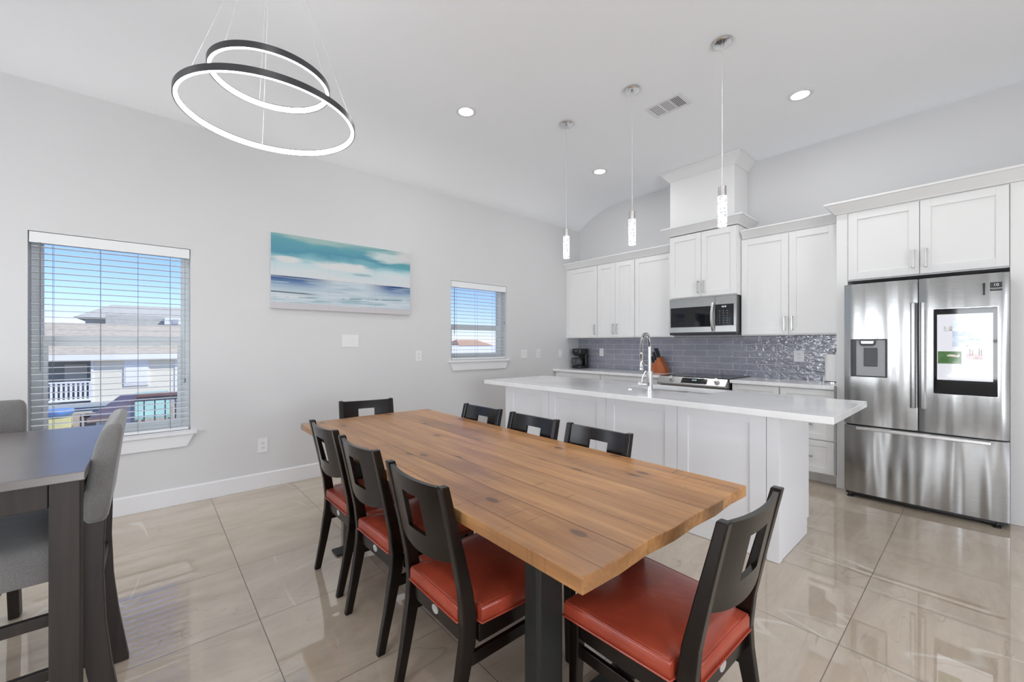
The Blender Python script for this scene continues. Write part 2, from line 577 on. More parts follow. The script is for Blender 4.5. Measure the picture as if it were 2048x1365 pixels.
M['shingle_grey'] = make_shingle('grey_shingles', srgb(178, 176, 168), srgb(202, 199, 188))
M['shingle_tan'] = make_shingle('tan_shingles', srgb(176, 140, 116), srgb(204, 168, 140))
M['ext_white'] = paint('outside_white', srgb(228, 228, 228), 0.6, 0.02, 2)
M['ext_wood'] = paint('outside_picket_wood', srgb(176, 160, 142), 0.8, 0.15, 4)
M['ext_red'] = paint('stained_deck_wood', srgb(232, 186, 166), 0.7, 0.12, 5)
M['ext_grey'] = paint('outside_grey', srgb(172, 178, 182), 0.7, 0.05, 2)
M['ground'] = paint('outside_ground', srgb(176, 172, 162), 0.95, 0.15, 0.6)
M['teal'] = paint('teal_canvas', srgb(150, 186, 182), 0.7, 0.1, 3)
M['blue'] = paint('blue_hull', srgb(120, 156, 214), 0.4, 0.1, 3)
M['yellow'] = paint('yellow_plastic', srgb(200, 192, 140), 0.5, 0.1, 3)


def make_crystal():
    t = NT('bubble_crystal', (0.35, 0.35, 0.37, 1), 0.15)
    v = t.coord('Object', (1, 1, 1))
    vo = t.node('ShaderNodeTexVoronoi')
    vo.inputs['Scale'].default_value = 60
    t.link(v, vo.inputs['Vector'])
    k = t.math('SUBTRACT', 1.0, t.smooth(vo.outputs['Distance'], 0.30, 0.50))
    msk = t.smooth(t.noise(v, 22, 2), 0.42, 0.5)
    f = t.math('MULTIPLY', k, msk)
    e = t.mix(f, (1.0, 1.0, 1.02, 1), (0.22, 0.23, 0.26, 1))
    t.link(e, t.b.inputs['Emission Color'])
    t.set('Emission Strength', 1.0)
    t.bump(vo.outputs['Distance'], 0.5, 0.004)
    return t.m


M['crystal'] = make_crystal()


def flat_image(name, a, b, scale=12, e=0.75):
    t = NT(name, a, 0.3)
    n = t.noise(t.coord(), scale, 4, 0.6, 0.5)
    c = t.ramp(n, [(0.35, a), (0.65, b)])
    t.col(c)
    t.link(c, t.b.inputs['Emission Color'])
    t.set('Emission Strength', e * 0.6)
    t.set('Roughness', 0.05)
    return t.m


# ---------------------------------------------------------------- mesh helpers
class MB:
    def __init__(self):
        self.bm = bmesh.new()

    def box(self, x0, x1, y0, y1, z0, z1):
        vs = [self.bm.verts.new((x, y, z)) for z in (z0, z1) for y in (y0, y1) for x in (x0, x1)]
        for f in ((0, 2, 3, 1), (4, 5, 7, 6), (0, 1, 5, 4), (2, 6, 7, 3), (0, 4, 6, 2), (1, 3, 7, 5)):
            self.bm.faces.new([vs[i] for i in f])
        return self

    def loft(self, rings, cap=True, closed=False):
        R = [[self.bm.verts.new(p) for p in r] for r in rings]
        n = len(R[0])
        for i in range(len(R) - 1 + (1 if closed else 0)):
            a, b = R[i], R[(i + 1) % len(R)]
            for j in range(n):
                self.bm.faces.new((a[j], a[(j + 1) % n], b[(j + 1) % n], b[j]))
        if cap and not closed:
            self.bm.faces.new(R[0][::-1])
            self.bm.faces.new(R[-1])
        return self

    def prism(self, poly, axis, a, b):
        """poly: 2D points in the plane normal to axis ('x': (y,z), 'y': (x,z), 'z': (x,y))"""
        def P(p, t):
            return {'x': (t, p[0], p[1]), 'y': (p[0], t, p[1]), 'z': (p[0], p[1], t)}[axis]
        return self.loft([[P(p, a) for p in poly], [P(p, b) for p in poly]])

    def tube(self, pts, r, seg=10, closed=False):
        pts = [Vector(p) for p in pts]
        rr = r if isinstance(r, (list, tuple)) else [r] * len(pts)
        rings = []
        n = len(pts)
        up = None
        for i, p in enumerate(pts):
            a = pts[(i - 1) % n] if (i > 0 or closed) else p
            b = pts[(i + 1) % n] if (i < n - 1 or closed) else p
            d = (b - a).normalized()
            if up is None:
                up = Vector((0, 0, 1)) if abs(d.z) < 0.9 else Vector((1, 0, 0))
            s = d.cross(up).normalized()
            up = s.cross(d).normalized()
            rings.append([p + (s * math.cos(2 * PI * k / seg) + up * math.sin(2 * PI * k / seg)) * rr[i] for k in range(seg)])
        return self.loft(rings, True, closed)

    def cyl(self, p0, p1, r, seg=24, r2=None):
        return self.tube([p0, p1], [r, r if r2 is None else r2], seg)

    def lathe(self, prof, c=(0, 0), seg=32):
        """prof: (r,z) pairs"""
        rings = [[(c[0] + max(r, 1e-4) * math.cos(2 * PI * k / seg), c[1] + max(r, 1e-4) * math.sin(2 * PI * k / seg), z) for k in range(seg)] for r, z in prof]
        return self.loft(rings)

    def sweep(self, prof, path, closed=False):
        """prof (out, up) swept along a level path with mitred corners"""
        pts = [Vector(p) for p in path]
        n = len(pts)
        rings = []
        for i, p in enumerate(pts):
            dirs = []
            if i > 0 or closed:
                dirs.append((pts[i] - pts[i - 1]).normalized())
            if i < n - 1 or closed:
                dirs.append((pts[(i + 1) % n] - pts[i]).normalized())
            nn = sum((Vector((d.y, -d.x, 0)) for d in dirs), Vector())
            nn.normalize()
            k = nn.dot(Vector((dirs[0].y, -dirs[0].x, 0)))
            nn = nn / max(k, 0.3)
            rings.append([p + nn * a + Vector((0, 0, b)) for a, b in prof])
        return self.loft(rings, True, closed)

    def out(self, name, mat, parent=None, bevel=0.0, smooth=False, root=None, seg=2, local=False):
        bm = self.bm
        r = parent
        if root is None and r is not None:
            while r.parent:
                r = r.parent
            root = r
        if root is not None and not local:
            inv = Matrix.Translation(-Vector(root.location))
            bmesh.ops.transform(bm, matrix=inv, verts=bm.verts)
        bmesh.ops.recalc_face_normals(bm, faces=bm.faces)
        me = D.meshes.new(name)
        bm.to_mesh(me)
        bm.free()
        me.materials.append(mat)
        if smooth:
            for p in me.polygons:
                p.use_smooth = True
        o = D.objects.new(name, me)
        COL.objects.link(o)
        if smooth:
            md = o.modifiers.new('edges', 'EDGE_SPLIT')
            md.split_angle = math.radians(38)
        if parent is not None:
            o.parent = parent
        if bevel:
            b = o.modifiers.new('bevel', 'BEVEL')
            b.width = bevel
            b.segments = seg
            b.limit_method = 'ANGLE'
            b.angle_limit = math.radians(40)
        return o


def thing(name, label, cat, loc=(0, 0, 0), rotz=0.0, group=None):
    o = D.objects.new(name, None)
    COL.objects.link(o)
    o.location = loc
    o.rotation_euler = (0, 0, rotz)
    o.empty_display_size = 0.1
    o['label'] = label
    o['category'] = cat
    if group:
        o['group'] = group
    return o


def tag(o, label, cat, group=None, kind=None):
    o['label'] = label
    o['category'] = cat
    if group:
        o['group'] = group
    if kind:
        o['kind'] = kind
    return o


def struct(o, label=None):
    o['kind'] = 'structure'
    if label:
        o['label'] = label
    return o


def move_origin(o, loc):
    """shift a top-level mesh so that its origin sits at loc"""
    v = Vector(loc) - o.location
    o.data.transform(Matrix.Translation(-v))
    o.location = loc
    return o


def dup(root, loc, rotz, label, group=None):
    r = root.copy()
    COL.objects.link(r)
    r.location = loc
    r.rotation_euler = (0, 0, rotz)
    r['label'] = label
    if group:
        r['group'] = group

    def rec(src, dst):
        for ch in list(src.children):
            c = ch.copy()
            COL.objects.link(c)
            c.parent = dst
            rec(ch, c)
    rec(root, r)
    return r


def text_mesh(body, size, mat, name, parent, matrix, extrude=0.0006):
    cu = D.curves.new('lettering', 'FONT')
    cu.body = body
    cu.size = size
    cu.align_x = 'CENTER'
    cu.align_y = 'CENTER'
    cu.extrude = extrude
    to = D.objects.new('lettering', cu)
    COL.objects.link(to)
    bpy.context.view_layer.update()
    me = D.meshes.new_from_object(to.evaluated_get(bpy.context.evaluated_depsgraph_get()))
    D.objects.remove(to)
    r = parent
    while r.parent:
        r = r.parent
    me.transform(Matrix.Translation(-Vector(r.location)) @ matrix)
    me.materials.clear()
    me.materials.append(mat)
    o = D.objects.new(name, me)
    COL.objects.link(o)
    o.parent = parent
    return o


# ================================================================= THE ROOM
XL, YK = -4.24, 5.136       # left wall face, kitchen wall face
XR, YB = 3.6, -3.0
TH = 0.18
floor = MB().box(XL - TH, XR + TH, YB - TH, YK + TH, -0.12, 0).out('floor', M['floor'])
struct(floor)
W1 = (-0.611, 0.256, 0.585, 2.05)
W2 = (2.742, 3.622, 1.082, 2.052)
HW = 3.6


def wall_x(x0, x1, y0, y1, holes):
    mb = MB()
    ys = [y0]
    for (a, b, c, d) in sorted(holes):
        mb.box(x0, x1, ys[-1], a, 0, HW)
        mb.box(x0, x1, a, b, 0, c)
        mb.box(x0, x1, a, b, d, HW)
        ys.append(b)
    mb.box(x0, x1, ys[-1], y1, 0, HW)
    return mb


def wall_y(y0, y1, x0, x1, holes):
    mb = MB()
    xs = [x0]
    for (a, b, c, d) in sorted(holes):
        mb.box(xs[-1], a, y0, y1, 0, HW)
        mb.box(a, b, y0, y1, 0, c)
        mb.box(a, b, y0, y1, d, HW)
        xs.append(b)
    mb.box(xs[-1], x1, y0, y1, 0, HW)
    return mb


struct(wall_x(XL - TH, XL, YB, YK, [W1, W2, (-2.05, -1.19, 0.585, 2.05)]).out('wall_left', M['wall']))
struct(wall_y(YK, YK + TH, XL - TH, XR + TH, []).out('wall_back', M['wall']))
WB1 = (-0.4, 0.96, 0.62, 2.05)
WB2 = (-3.4, -2.0, 0.62, 2.05)
struct(wall_y(YB - TH, YB, XL - TH, XR + TH, [WB1, WB2]).out('wall_front', M['wall']))
struct(wall_x(XR, XR + TH, YB, YK, [(-0.6, 1.8, 0.02, 2.15)]).out('wall_right', M['wall']))
# ceiling: level, sloping down to the left wall in a soft curve
cp = [(XL - TH, 3.04), (XL, 3.065), (-4.13, 3.135), (-4.0, 3.205), (-3.87, 3.26), (-3.74, 3.30), (-3.62, 3.325), (-3.5, 3.335), (-3.3, 3.338), (XR + TH, 3.338)]
cp += [(XR + TH, 3.62), (XL - TH, 3.62)]
struct(MB().prism(cp, 'y', YB - TH, YK + TH).out('ceiling', M['ceiling'], smooth=True))
# flat roof over the ceiling edge keeps the sun out
struct(MB().box(XL - TH - 0.05, XR + TH + 0.05, YB - TH - 0.05, YK + TH + 0.05, 3.63, 3.8).out('trim_roof', M['ext_white']))


def baseboard(y0, y1):
    return MB().prism([(XL + 0.001, 0.001), (XL + 0.015, 0.001), (XL + 0.015, 0.128), (XL + 0.009, 0.139), (XL + 0.001, 0.139)], 'y', y0, y1)


struct(baseboard(YB + 0.01, 4.55).out('baseboard_left', M['trim'], bevel=0.001))
struct(MB().box(XL + 0.02, XR - 0.02, YB + 0.001, YB + 0.015, 0.001, 0.139).out('baseboard_front', M['trim'], bevel=0.001))


# ------------------------------------------------------------- windows in the left wall
def window_left(idx, W, meet, wall=XL, wand_len=0.95, cords=(0.2, 0.5, 0.8), slat_n=31):
    y0, y1, z0, z1 = W
    win = MB()
    xo, xi = wall - 0.165, wall - 0.115
    f = 0.055
    # outer frame
    win.box(xo, xi, y0, y0 + f, z0, z1).box(xo, xi, y1 - f, y1, z0, z1)
    win.box(xo, xi, y0 + f, y1 - f, z0, z0 + 0.05).box(xo, xi, y0 + f, y1 - f, z1 - 0.06, z1)
    w = win.out('window_%d' % idx, M['vinyl'], bevel=0.002)
    struct(w)
    s = MB()
    s.box(xo + 0.005, xi + 0.012, y0 + f, y1 - f, meet - 0.055, meet + 0.012)
    s.out('meeting_rail', M['vinyl'], w, bevel=0.002)
    s = MB()
    a, b = xi - 0.012, xi + 0.012
    s.box(a, b, y0 + f, y0 + f + 0.024, z0 + 0.05, meet - 0.055).box(a, b, y1 - f - 0.024, y1 - f, z0 + 0.05, meet - 0.055)
    s.box(a, b, y0 + f + 0.024, y1 - f - 0.024, z0 + 0.05, z0 + 0.085)
    s.out('lower_sash', M['vinyl'], w, bevel=0.002)
    g = MB().box(xo + 0.02, xo + 0.024, y0 + f, y1 - f, meet, z1 - 0.06).box(xo + 0.034, xo + 0.038, y0 + f, y1 - f, z0 + 0.08, meet - 0.04)
    g.out('pane', M['glass'], w)
    # stool and apron
    st = MB().box(wall - 0.112, wall - 0.001, y0 + 0.001, y1 - 0.001, z0 - 0.001, z0 + 0.004)
    st.box(wall + 0.0005, wall + 0.035, y0 - 0.045, y1 + 0.04, z0 - 0.026, z0 - 0.002)
    st.out('window_sill', M['trim'], w, bevel=0.003)
    ap = MB().prism([(y0 - 0.025, z0 - 0.027), (y1 + 0.022, z0 - 0.027), (y1 - 0.025, z0 - 0.125), (y0 + 0.022, z0 - 0.125)], 'x', wall + 0.0005, wall + 0.018)
    ap.out('apron', M['trim'], w, bevel=0.002)
    return w


window_left(1, W1, 1.325)
window_left(2, W2, 1.515)


def blind(label, W, wall, pitch, wand, cordpos, loc_y):
    y0, y1, z0, z1 = W
    root = thing('window_blind', label, 'blind', (wall - 0.04, (y0 + y1) / 2, z0 + 0.006))
    xa, xb = wall - 0.062, wall - 0.012
    # valance
    MB().box(xb, xb + 0.012, y0 + 0.006, y1 - 0.006, z1 - 0.078, z1 - 0.004).box(xa + 0.01, xb - 0.001, y0 + 0.012, y1 - 0.012, z1 - 0.05, z1 - 0.004).out('headrail', M['slat'], root, bevel=0.003)
    sl = MB()
    z = z1 - 0.10
    zb = z0 + 0.055
    n = 0
    while z > zb + 0.01:
        sl.prism([(xa, z - 0.001), (xa + 0.025, z + 0.0018), (xb, z - 0.001), (xb, z + 0.0012), (xa + 0.025, z + 0.004), (xa, z + 0.0012)], 'y', y0 + 0.012, y1 - 0.012)
        z -= pitch
    sl.out('slats', M['slat'], root)
    MB().box(xa, xb, y0 + 0.012, y1 - 0.012, z0 + 0.008, z0 + 0.028).out('bottom_rail', M['slat'], root, bevel=0.003)
    # spare slats resting on the rail
    for k in range(2):
        pass
    for c in cordpos:
        yy = y0 + (y1 - y0) * c
        cm = MB()
        cm.cyl((xb + 0.001, yy, z0 + 0.02), (xb + 0.001, yy, z1 - 0.08), 0.0011, 6)
        cm.cyl((xa - 0.001, yy, z0 + 0.02), (xa - 0.001, yy, z1 - 0.08), 0.0011, 6)
        cm.out('ladder_cord', M['cord'], root)
    MB().cyl((xb + 0.012, y0 + wand[0], z1 - 0.075), (xb + 0.012, y0 + wand[0], z1 - 0.075 - wand[1]), 0.0042, 8).out('tilt_wand', M['cord'], root, smooth=True)
    lc = MB().cyl((xb + 0.008, y1 - 0.035, z1 - 0.078), (xb + 0.008, y1 - 0.035, z0 + wand[2]), 0.0012, 6)
    lc.lathe([(0.002, z0 + wand[2] - 0.035), (0.006, z0 + wand[2] - 0.03), (0.004, z0 + wand[2])], (xb + 0.008, y1 - 0.035), 10)
    lc.out('lift_cord', M['cord'], root)
    return root


blind('white horizontal slat blind in the large window behind the dark bar table', W1, XL, 0.0438, (0.055, 0.88, 0.42), (0.13, 0.40, 0.635, 0.855), 0)
blind('white horizontal slat blind in the small window beside the kitchen', W2, XL, 0.0438, (0.05, 0.58, 0.5), (0.10, 0.46, 0.78), 0)

# windows behind the viewer (seen in reflections)
for i, (a, b, c, d) in ((3, WB1), (4, WB2)):
    w = MB()
    f = 0.05
    w.box(a, a + f, YB - 0.15, YB - 0.1, c, d).box(b - f, b, YB - 0.15, YB - 0.1, c, d)
    w.box(a + f, b - f, YB - 0.15, YB - 0.1, c, c + f).box(a + f, b - f, YB - 0.15, YB - 0.1, d - f, d)
    w.box(a + f, b - f, YB - 0.15, YB - 0.1, 1.31, 1.36)
    o = struct(w.out('window_%d' % i, M['vinyl'], bevel=0.002))
    s = MB()
    z = d - 0.1
    while z > c + 0.05:
        s.box(a + 0.02, b - 0.02, YB - 0.07, YB - 0.02, z, z + 0.003)
        z -= 0.046
    s.box(a + 0.01, b - 0.01, YB - 0.02, YB - 0.005, d - 0.08, d)
    s.out('blind_slats', M['slat'], o)
w = MB()
w.box(XL - 0.16, XL - 0.11, -2.05, -2.0, 0.585, 2.05).box(XL - 0.16, XL - 0.11, -1.24, -1.19, 0.585, 2.05)
w.box(XL - 0.16, XL - 0.11, -2.0, -1.24, 0.585, 0.64).box(XL - 0.16, XL - 0.11, -2.0, -1.24, 2.0, 2.05).box(XL - 0.16, XL - 0.11, -2.0, -1.24, 1.28, 1.33)
o = struct(w.out('window_5', M['vinyl'], bevel=0.002))
s = MB()
z = 1.95
while z > 0.63:
    s.box(XL - 0.06, XL - 0.012, -2.04, -1.2, z, z + 0.003)
    z -= 0.046
s.box(XL - 0.012, XL - 0.001, -2.04, -1.2, 1.97, 2.045)
s.out('blind_slats', M['slat'], o)
w = MB()
for y in (-0.6, 0.56, 1.74):
    w.box(XR + 0.06, XR + 0.12, y, y + 0.06, 0.02, 2.15)
w.box(XR + 0.06, XR + 0.12, -0.54, 1.74, 0.02, 0.08).box(XR + 0.06, XR + 0.12, -0.54, 1.74, 2.09, 2.15)
struct(w.out('door_1', M['vinyl'], bevel=0.002))

# ------------------------------------------------------------- backsplash
sp = MB().box(XL + 0.001, -1.741, YK - 0.012, YK - 0.001, 0.9125, 1.37).box(-1.741, -0.9, YK - 0.012, YK - 0.001, 0.9125, 1.375)
sp = sp.out('trim_1', M['splash'])
struct(sp)


# ================================================================= CABINETS
def shaker(mb_parent, name, x0, x1, z0, z1, yf, mat, fr=0.062, th=0.02):
    """door or drawer front lying in a plane y=yf (front face), returned as one mesh"""
    mb = MB()
    yb = yf + th
    rc = 0.009
    x = [x0, x0 + fr, x1 - fr, x1]
    z = [z0, z0 + fr, z1 - fr, z1]
    bm = mb.bm
    # frame members and recessed panel
    mb.box(x[0], x[1], yf, yb, z[0], z[3])
    mb.box(x[2], x[3], yf, yb, z[0], z[3])
    mb.box(x[1], x[2], yf, yb, z[0], z[1])
    mb.box(x[1], x[2], yf, yb, z[2], z[3])
    mb.box(x[1], x[2], yf + rc, yb, z[1], z[2])
    return mb.out(name, mat, mb_parent, bevel=0.0012)


def bar_pull(parent, p0, p1, yf, mat=None):
    """square bar pull standing 28 mm off the face; p=(x,z)"""
    mb = MB()
    (xa, za), (xb, zb) = p0, p1
    r = 0.0055
    lo = (min(xa, xb), min(za, zb))
    hi = (max(xa, xb), max(za, zb))
    mb.box(lo[0] - r, hi[0] + r, yf - 0.034, yf - 0.024, lo[1] - r, hi[1] + r)
    for (x, z) in (p0, p1):
        mb.box(x - r, x + r, yf - 0.024, yf - 0.0005, z - r, z + r)
    return mb.out('handle', mat or M['nickel'], parent, bevel=0.0015)


def upper(label, x0, x1, z0, z1, yf, doors, group='white wall cabinets'):
    """doors: list of (x0,x1,handle side or None)"""
    t = thing('wall_cabinet', label, 'cabinet', ((x0 + x1) / 2, YK, z0))
    yb = yf + 0.021
    MB().box(x0, x1, yb, YK - 0.013 if z0 < 1.36 else YK - 0.001, z0, z1).out('body', M['cab'], t, bevel=0.001)
    for (a, b, side) in doors:
        d = shaker(t, 'door', a + 0.0018, b - 0.0018, z0 + 0.012, z1 - 0.012, yf, M['cab'])
        hx = b - 0.032 if side == 'r' else a + 0.032
        bar_pull(d, (hx, z0 + 0.055), (hx, z0 + 0.183), yf)
    return t


UY = 4.82
upper('white wall cabinet with one door, leftmost, above the coffee maker', -4.205, -3.648, 1.367, 2.412, UY, [(-4.2, -3.65, 'r')])
upper('white wall cabinet with two narrow doors, second from the left corner', -3.646, -3.042, 1.367, 2.412, UY, [(-3.645, -3.345, 'r'), (-3.345, -3.043, 'l')])
upper('white wall cabinet with one wide door directly left of the microwave', -3.040, -2.505, 1.367, 2.412, UY, [(-3.039, -2.507, 'r')])
upper('white wall cabinet with two wide doors between microwave and fridge', -1.735, -0.903, 1.372, 2.412, UY, [(-1.733, -1.291, 'r'), (-1.291, -0.905, 'l')])
CY = 4.72
upper('raised short two door white cabinet right above the microwave', -2.503, -1.737, 1.812, 2.565, CY, [(-2.498, -2.12, 'r'), (-2.12, -1.742, 'l')])
# filler on the left wall
struct(MB().box(XL + 0.001, -4.206, UY + 0.012, YK - 0.013, 1.367, 2.412).out('trim_2', M['cab']))

crown_prof = [(0.0, 0.0), (0.006, 0.0), (0.012, 0.012), (0.055, 0.066), (0.066, 0.072), (0.066, 0.085), (0.0, 0.085)]


def crown(name, path, z, s=1.0):
    mb = MB().sweep([(a * s, b * s) for a, b in crown_prof], [(x, y, z) for x, y in path])
    return struct(mb.out(name, M['cab']))


# path runs so that its right-hand side is the room side
crown('trim_3', [(XL + 0.002, UY + 0.004), (-2.504, UY + 0.004)], 2.413)
crown('trim_4', [(-2.508, YK - 0.002), (-2.508, CY), (-1.732, CY), (-1.732, YK - 0.002)], 2.566, 1.1)
crown('trim_5', [(-1.72, UY + 0.004), (-0.90, UY + 0.004)], 2.413)

# chimney box above the centre cabinet
hood = thing('chimney_cover', 'tall plain white box rising from the centre cabinet to the ceiling', 'hood cover', (-2.145, YK, 2.66))
MB().box(-2.512, -1.778, 4.757, YK - 0.001, 2.661, 3.336).out('body', M['cab'], hood, bevel=0.002)
MB().sweep([(0, 0), (0.006, 0), (0.02, 0.018), (0.075, 0.082), (0.09, 0.09), (0.09, 0.104), (0, 0.104)], [(-2.513, YK - 0.002, 3.232), (-2.513, 4.756, 3.232), (-1.777, 4.756, 3.232), (-1.777, YK - 0.002, 3.232)]).out('crown_moulding', M['cab'], hood)

# fridge surround
FY = 4.60
fc = thing('fridge_cabinet', 'wide two door white cabinet above the steel fridge', 'cabinet', (-0.33, YK, 1.83))
MB().box(-0.787, 0.122, FY + 0.021, YK - 0.001, 1.83, 2.428).out('body', M['cab'], fc, bevel=0.001)
for (a, b, s) in ((-0.786, -0.337, 'r'), (-0.337, 0.12, 'l')):
    d = shaker(fc, 'door', a + 0.002, b - 0.002, 1.84, 2.42, FY, M['cab'])
    hx = b - 0.035 if s == 'r' else a + 0.035
    bar_pull(d, (hx, 1.895), (hx, 2.03), FY)
p = MB().box(-0.868, -0.788, 4.61, YK - 0.013, 0.001, 2.428).out('end_panel', M['cab'], None, bevel=0.0015)
tag(p, 'tall narrow white panel between the right wall cabinet and the fridge', 'panel')
p2 = MB().box(0.123, 0.203, 4.61, YK - 0.001, 0.001, 2.428).out('end_panel', M['cab'], None, bevel=0.0015)
tag(p2, 'tall narrow white panel on the right of the fridge, at the photo edge', 'panel')
crown('trim_6', [(-0.87, YK - 0.002), (-0.87, 4.606), (0.9, 4.606)], 2.43, 1.12)
# tall pantry to the right of the panel (outside the frame, closes the corner)
pn = thing('pantry_cabinet', 'tall white pantry cabinet continuing right of the fridge panel', 'cabinet', (0.55, YK, 0))
MB().box(0.204, 0.9, 4.64, YK - 0.001, 0.001, 2.428).out('body', M['cab'], pn)
shaker(pn, 'door', 0.21, 0.89, 0.11, 2.41, 4.619, M['cab'])


# ------------------------------------------------------------- base cabinets
def base(label, x0, x1, fronts, yf=4.565):
    t = thing('base_cabinet', label, 'cabinet', ((x0 + x1) / 2, YK, 0))
    MB().box(x0, x1, yf + 0.021, YK - 0.001, 0.105, 0.876).box(x0, x1, 4.70, YK - 0.001, 0.001, 0.105).out('body', M['cab'], t)
    for (a, b, z0, z1, k) in fronts:
        d = shaker(t, 'drawer' if k in 'd' else 'door', a + 0.002, b - 0.002, z0, z1, yf, M['cab'], 0.05 if k == 'd' else 0.06)
        if k == 'd':
            m = (a + b) / 2
            bar_pull(d, (m - 0.05, (z0 + z1) / 2), (m + 0.05, (z0 + z1) / 2), yf)
        else:
            bar_pull(d, (b - 0.035, z1 - 0.19), (b - 0.035, z1 - 0.06), yf)
    return t


base('white base cabinet in the corner below the coffee maker', -4.235, -3.40, [(-4.2, -3.41, 0.70, 0.865, 'd'), (-4.2, -3.805, 0.115, 0.69, 'o'), (-3.805, -3.41, 0.115, 0.69, 'o')])
base('white base cabinet directly left of the range, mostly hidden by island', -3.398, -2.52, [(-3.39, -2.53, 0.70, 0.865, 'd'), (-3.39, -2.96, 0.115, 0.69, 'o'), (-2.96, -2.53, 0.115, 0.69, 'o')])
base('white base cabinet right of the range, half hidden by island', -1.735, -1.30, [(-1.73, -1.305, 0.70, 0.865, 'd'), (-1.73, -1.305, 0.115, 0.69, 'o')])
base('white three drawer base cabinet beside the fridge panel', -1.298, -0.870, [(-1.295, -0.875, 0.70, 0.865, 'd'), (-1.295, -0.875, 0.415, 0.69, 'd'), (-1.295, -0.875, 0.115, 0.405, 'd')])
c = MB().box(XL + 0.001, -2.518, 4.53, YK - 0.0125, 0.877, 0.911).out('countertop', M['quartz'], None, bevel=0.003)
tag(c, 'white quartz counter left of the range carrying the coffee maker', 'countertop')
c = MB().box(-1.742, -0.870, 4.53, YK - 0.0125, 0.877, 0.911).out('countertop', M['quartz'], None, bevel=0.003)
tag(c, 'white quartz counter right of the range carrying the paper towel', 'countertop')

# ------------------------------------------------------------- island
isl = thing('kitchen_island', 'long white panelled kitchen island standing behind the dining table', 'island', (-2.015, 3.08, 0))
IF, IB = 2.757, 3.40
MB().box(-3.243, -0.802, IF + 0.016, IB, 0.105, 0.60).box(-3.243, -0.802, IF + 0.016, IF + 0.036, 0.6, 0.871).box(-3.243, -0.802, IB - 0.02, IB, 0.6, 0.871)\
    .box(-3.243, -3.223, IF + 0.036, IB - 0.02, 0.6, 0.871).box(-0.822, -0.802, IF + 0.036, IB - 0.02, 0.6, 0.871).box(-3.243, -0.802, IF + 0.016, 3.345, 0.001, 0.105).out('body', M['island'], isl)
edges = [-3.243, -2.633, -2.0, -1.405, -0.852]
for i in range(4):
    a, b = edges[i], edges[i + 1]
    sh_parent = isl
    mb = MB()
    yf, yb = IF, IF + 0.0155
    fl, frr = (0.115 if i == 0 else 0.075), 0.09
    z0, z1, z2, z3 = 0.002, 0.14, 0.80, 0.87
    a2, b2 = a + 0.0015, b - 0.0015
    mb.box(a2, a2 + fl, yf, yb, z0, z3).box(b2 - frr, b2, yf, yb, z0, z3)
    mb.box(a2 + fl, b2 - frr, yf, yb, z0, z1).box(a2 + fl, b2 - frr, yf, yb, z2, z3)
    mb.box(a2 + fl, b2 - frr, yf + 0.009, yb, z1, z2)
    mb.out('panel', M['island'], isl, bevel=0.0015)
MB().box(-0.8505, -0.784, IF - 0.002, IF + 0.0155, 0.002, 0.87).box(-0.8015, -0.784, IF + 0.016, IF + 0.06, 0.002, 0.87).out('corner_post', M['island'], isl, bevel=0.0015)
MB().prism([(IF + 0.0605, 0.002), (3.345, 0.002), (3.345, 0.105), (3.385, 0.105), (3.385, 0.87), (IF + 0.0605, 0.87)], 'x', -0.8015, -0.788).out('end_panel', M['island'], isl, bevel=0.0015)
# doors on the cooking side
for i in range(5):
    a = -3.23 + i * 0.486
    MB().box(a, a + 0.48, IB + 0.001, IB + 0.02, 0.115, 0.865).out('door', M['island'], isl, bevel=0.0015)

# island top with a sink cut-out
SX0, SX1, SY0, SY1 = -2.03, -1.33, 3.075, 3.46


def rrect(x0, x1, y0, y1, r, n=6):
    pts = []
    for cx, cy, a0 in ((x1 - r, y1 - r, 0), (x0 + r, y1 - r, 90), (x0 + r, y0 + r, 180), (x1 - r, y0 + r, 270)):
        for k in range(n + 1):
            a = math.radians(a0 + 90 * k / n)
            pts.append((cx + r * math.cos(a), cy + r * math.sin(a)))
    return pts


IX0, IX1, IY0, IY1 = -3.40, -0.50, 2.600, 3.500
inn = rrect(SX0, SX1, SY0, SY1, 0.06)
n4 = len(inn) // 4
outc = [(IX1, IY1), (IX0, IY1), (IX0, IY0), (IX1, IY0)]
mb = MB()
bm = mb.bm
zt, zb = 0.911, 0.873
vi = {z: [bm.verts.new((p[0], p[1], z)) for p in inn] for z in (zt, zb)}
vo = {z: [bm.verts.new((p[0], p[1], z)) for p in outc] for z in (zt, zb)}
for z in (zt, zb):
    for q in range(4):
        for k in range(n4 - 1):
            bm.faces.new((vi[z][q * n4 + k], vi[z][q * n4 + k + 1], vo[z][q]))
        bm.faces.new((vi[z][q * n4 + n4 - 1], vi[z][(q * n4 + n4) % (4 * n4)], vo[z][(q + 1) % 4], vo[z][q]))
for k in range(4 * n4):
    bm.faces.new((vi[zt][k], vi[zt][(k + 1) % (4 * n4)], vi[zb][(k + 1) % (4 * n4)], vi[zb][k]))
for k in range(4):
    bm.faces.new((vo[zt][k], vo[zt][(k + 1) % 4], vo[zb][(k + 1) % 4], vo[zb][k]))
o = mb.out('island_countertop', M['quartz'], None, bevel=0.003)
tag(o, 'long white quartz slab overhanging the island, with the sink cut into it', 'countertop')

# sink: two bowls under the slab
snk = thing('double_sink', 'stainless steel double bowl sink set into the island top', 'sink', (-1.68, 3.26, 0.68))


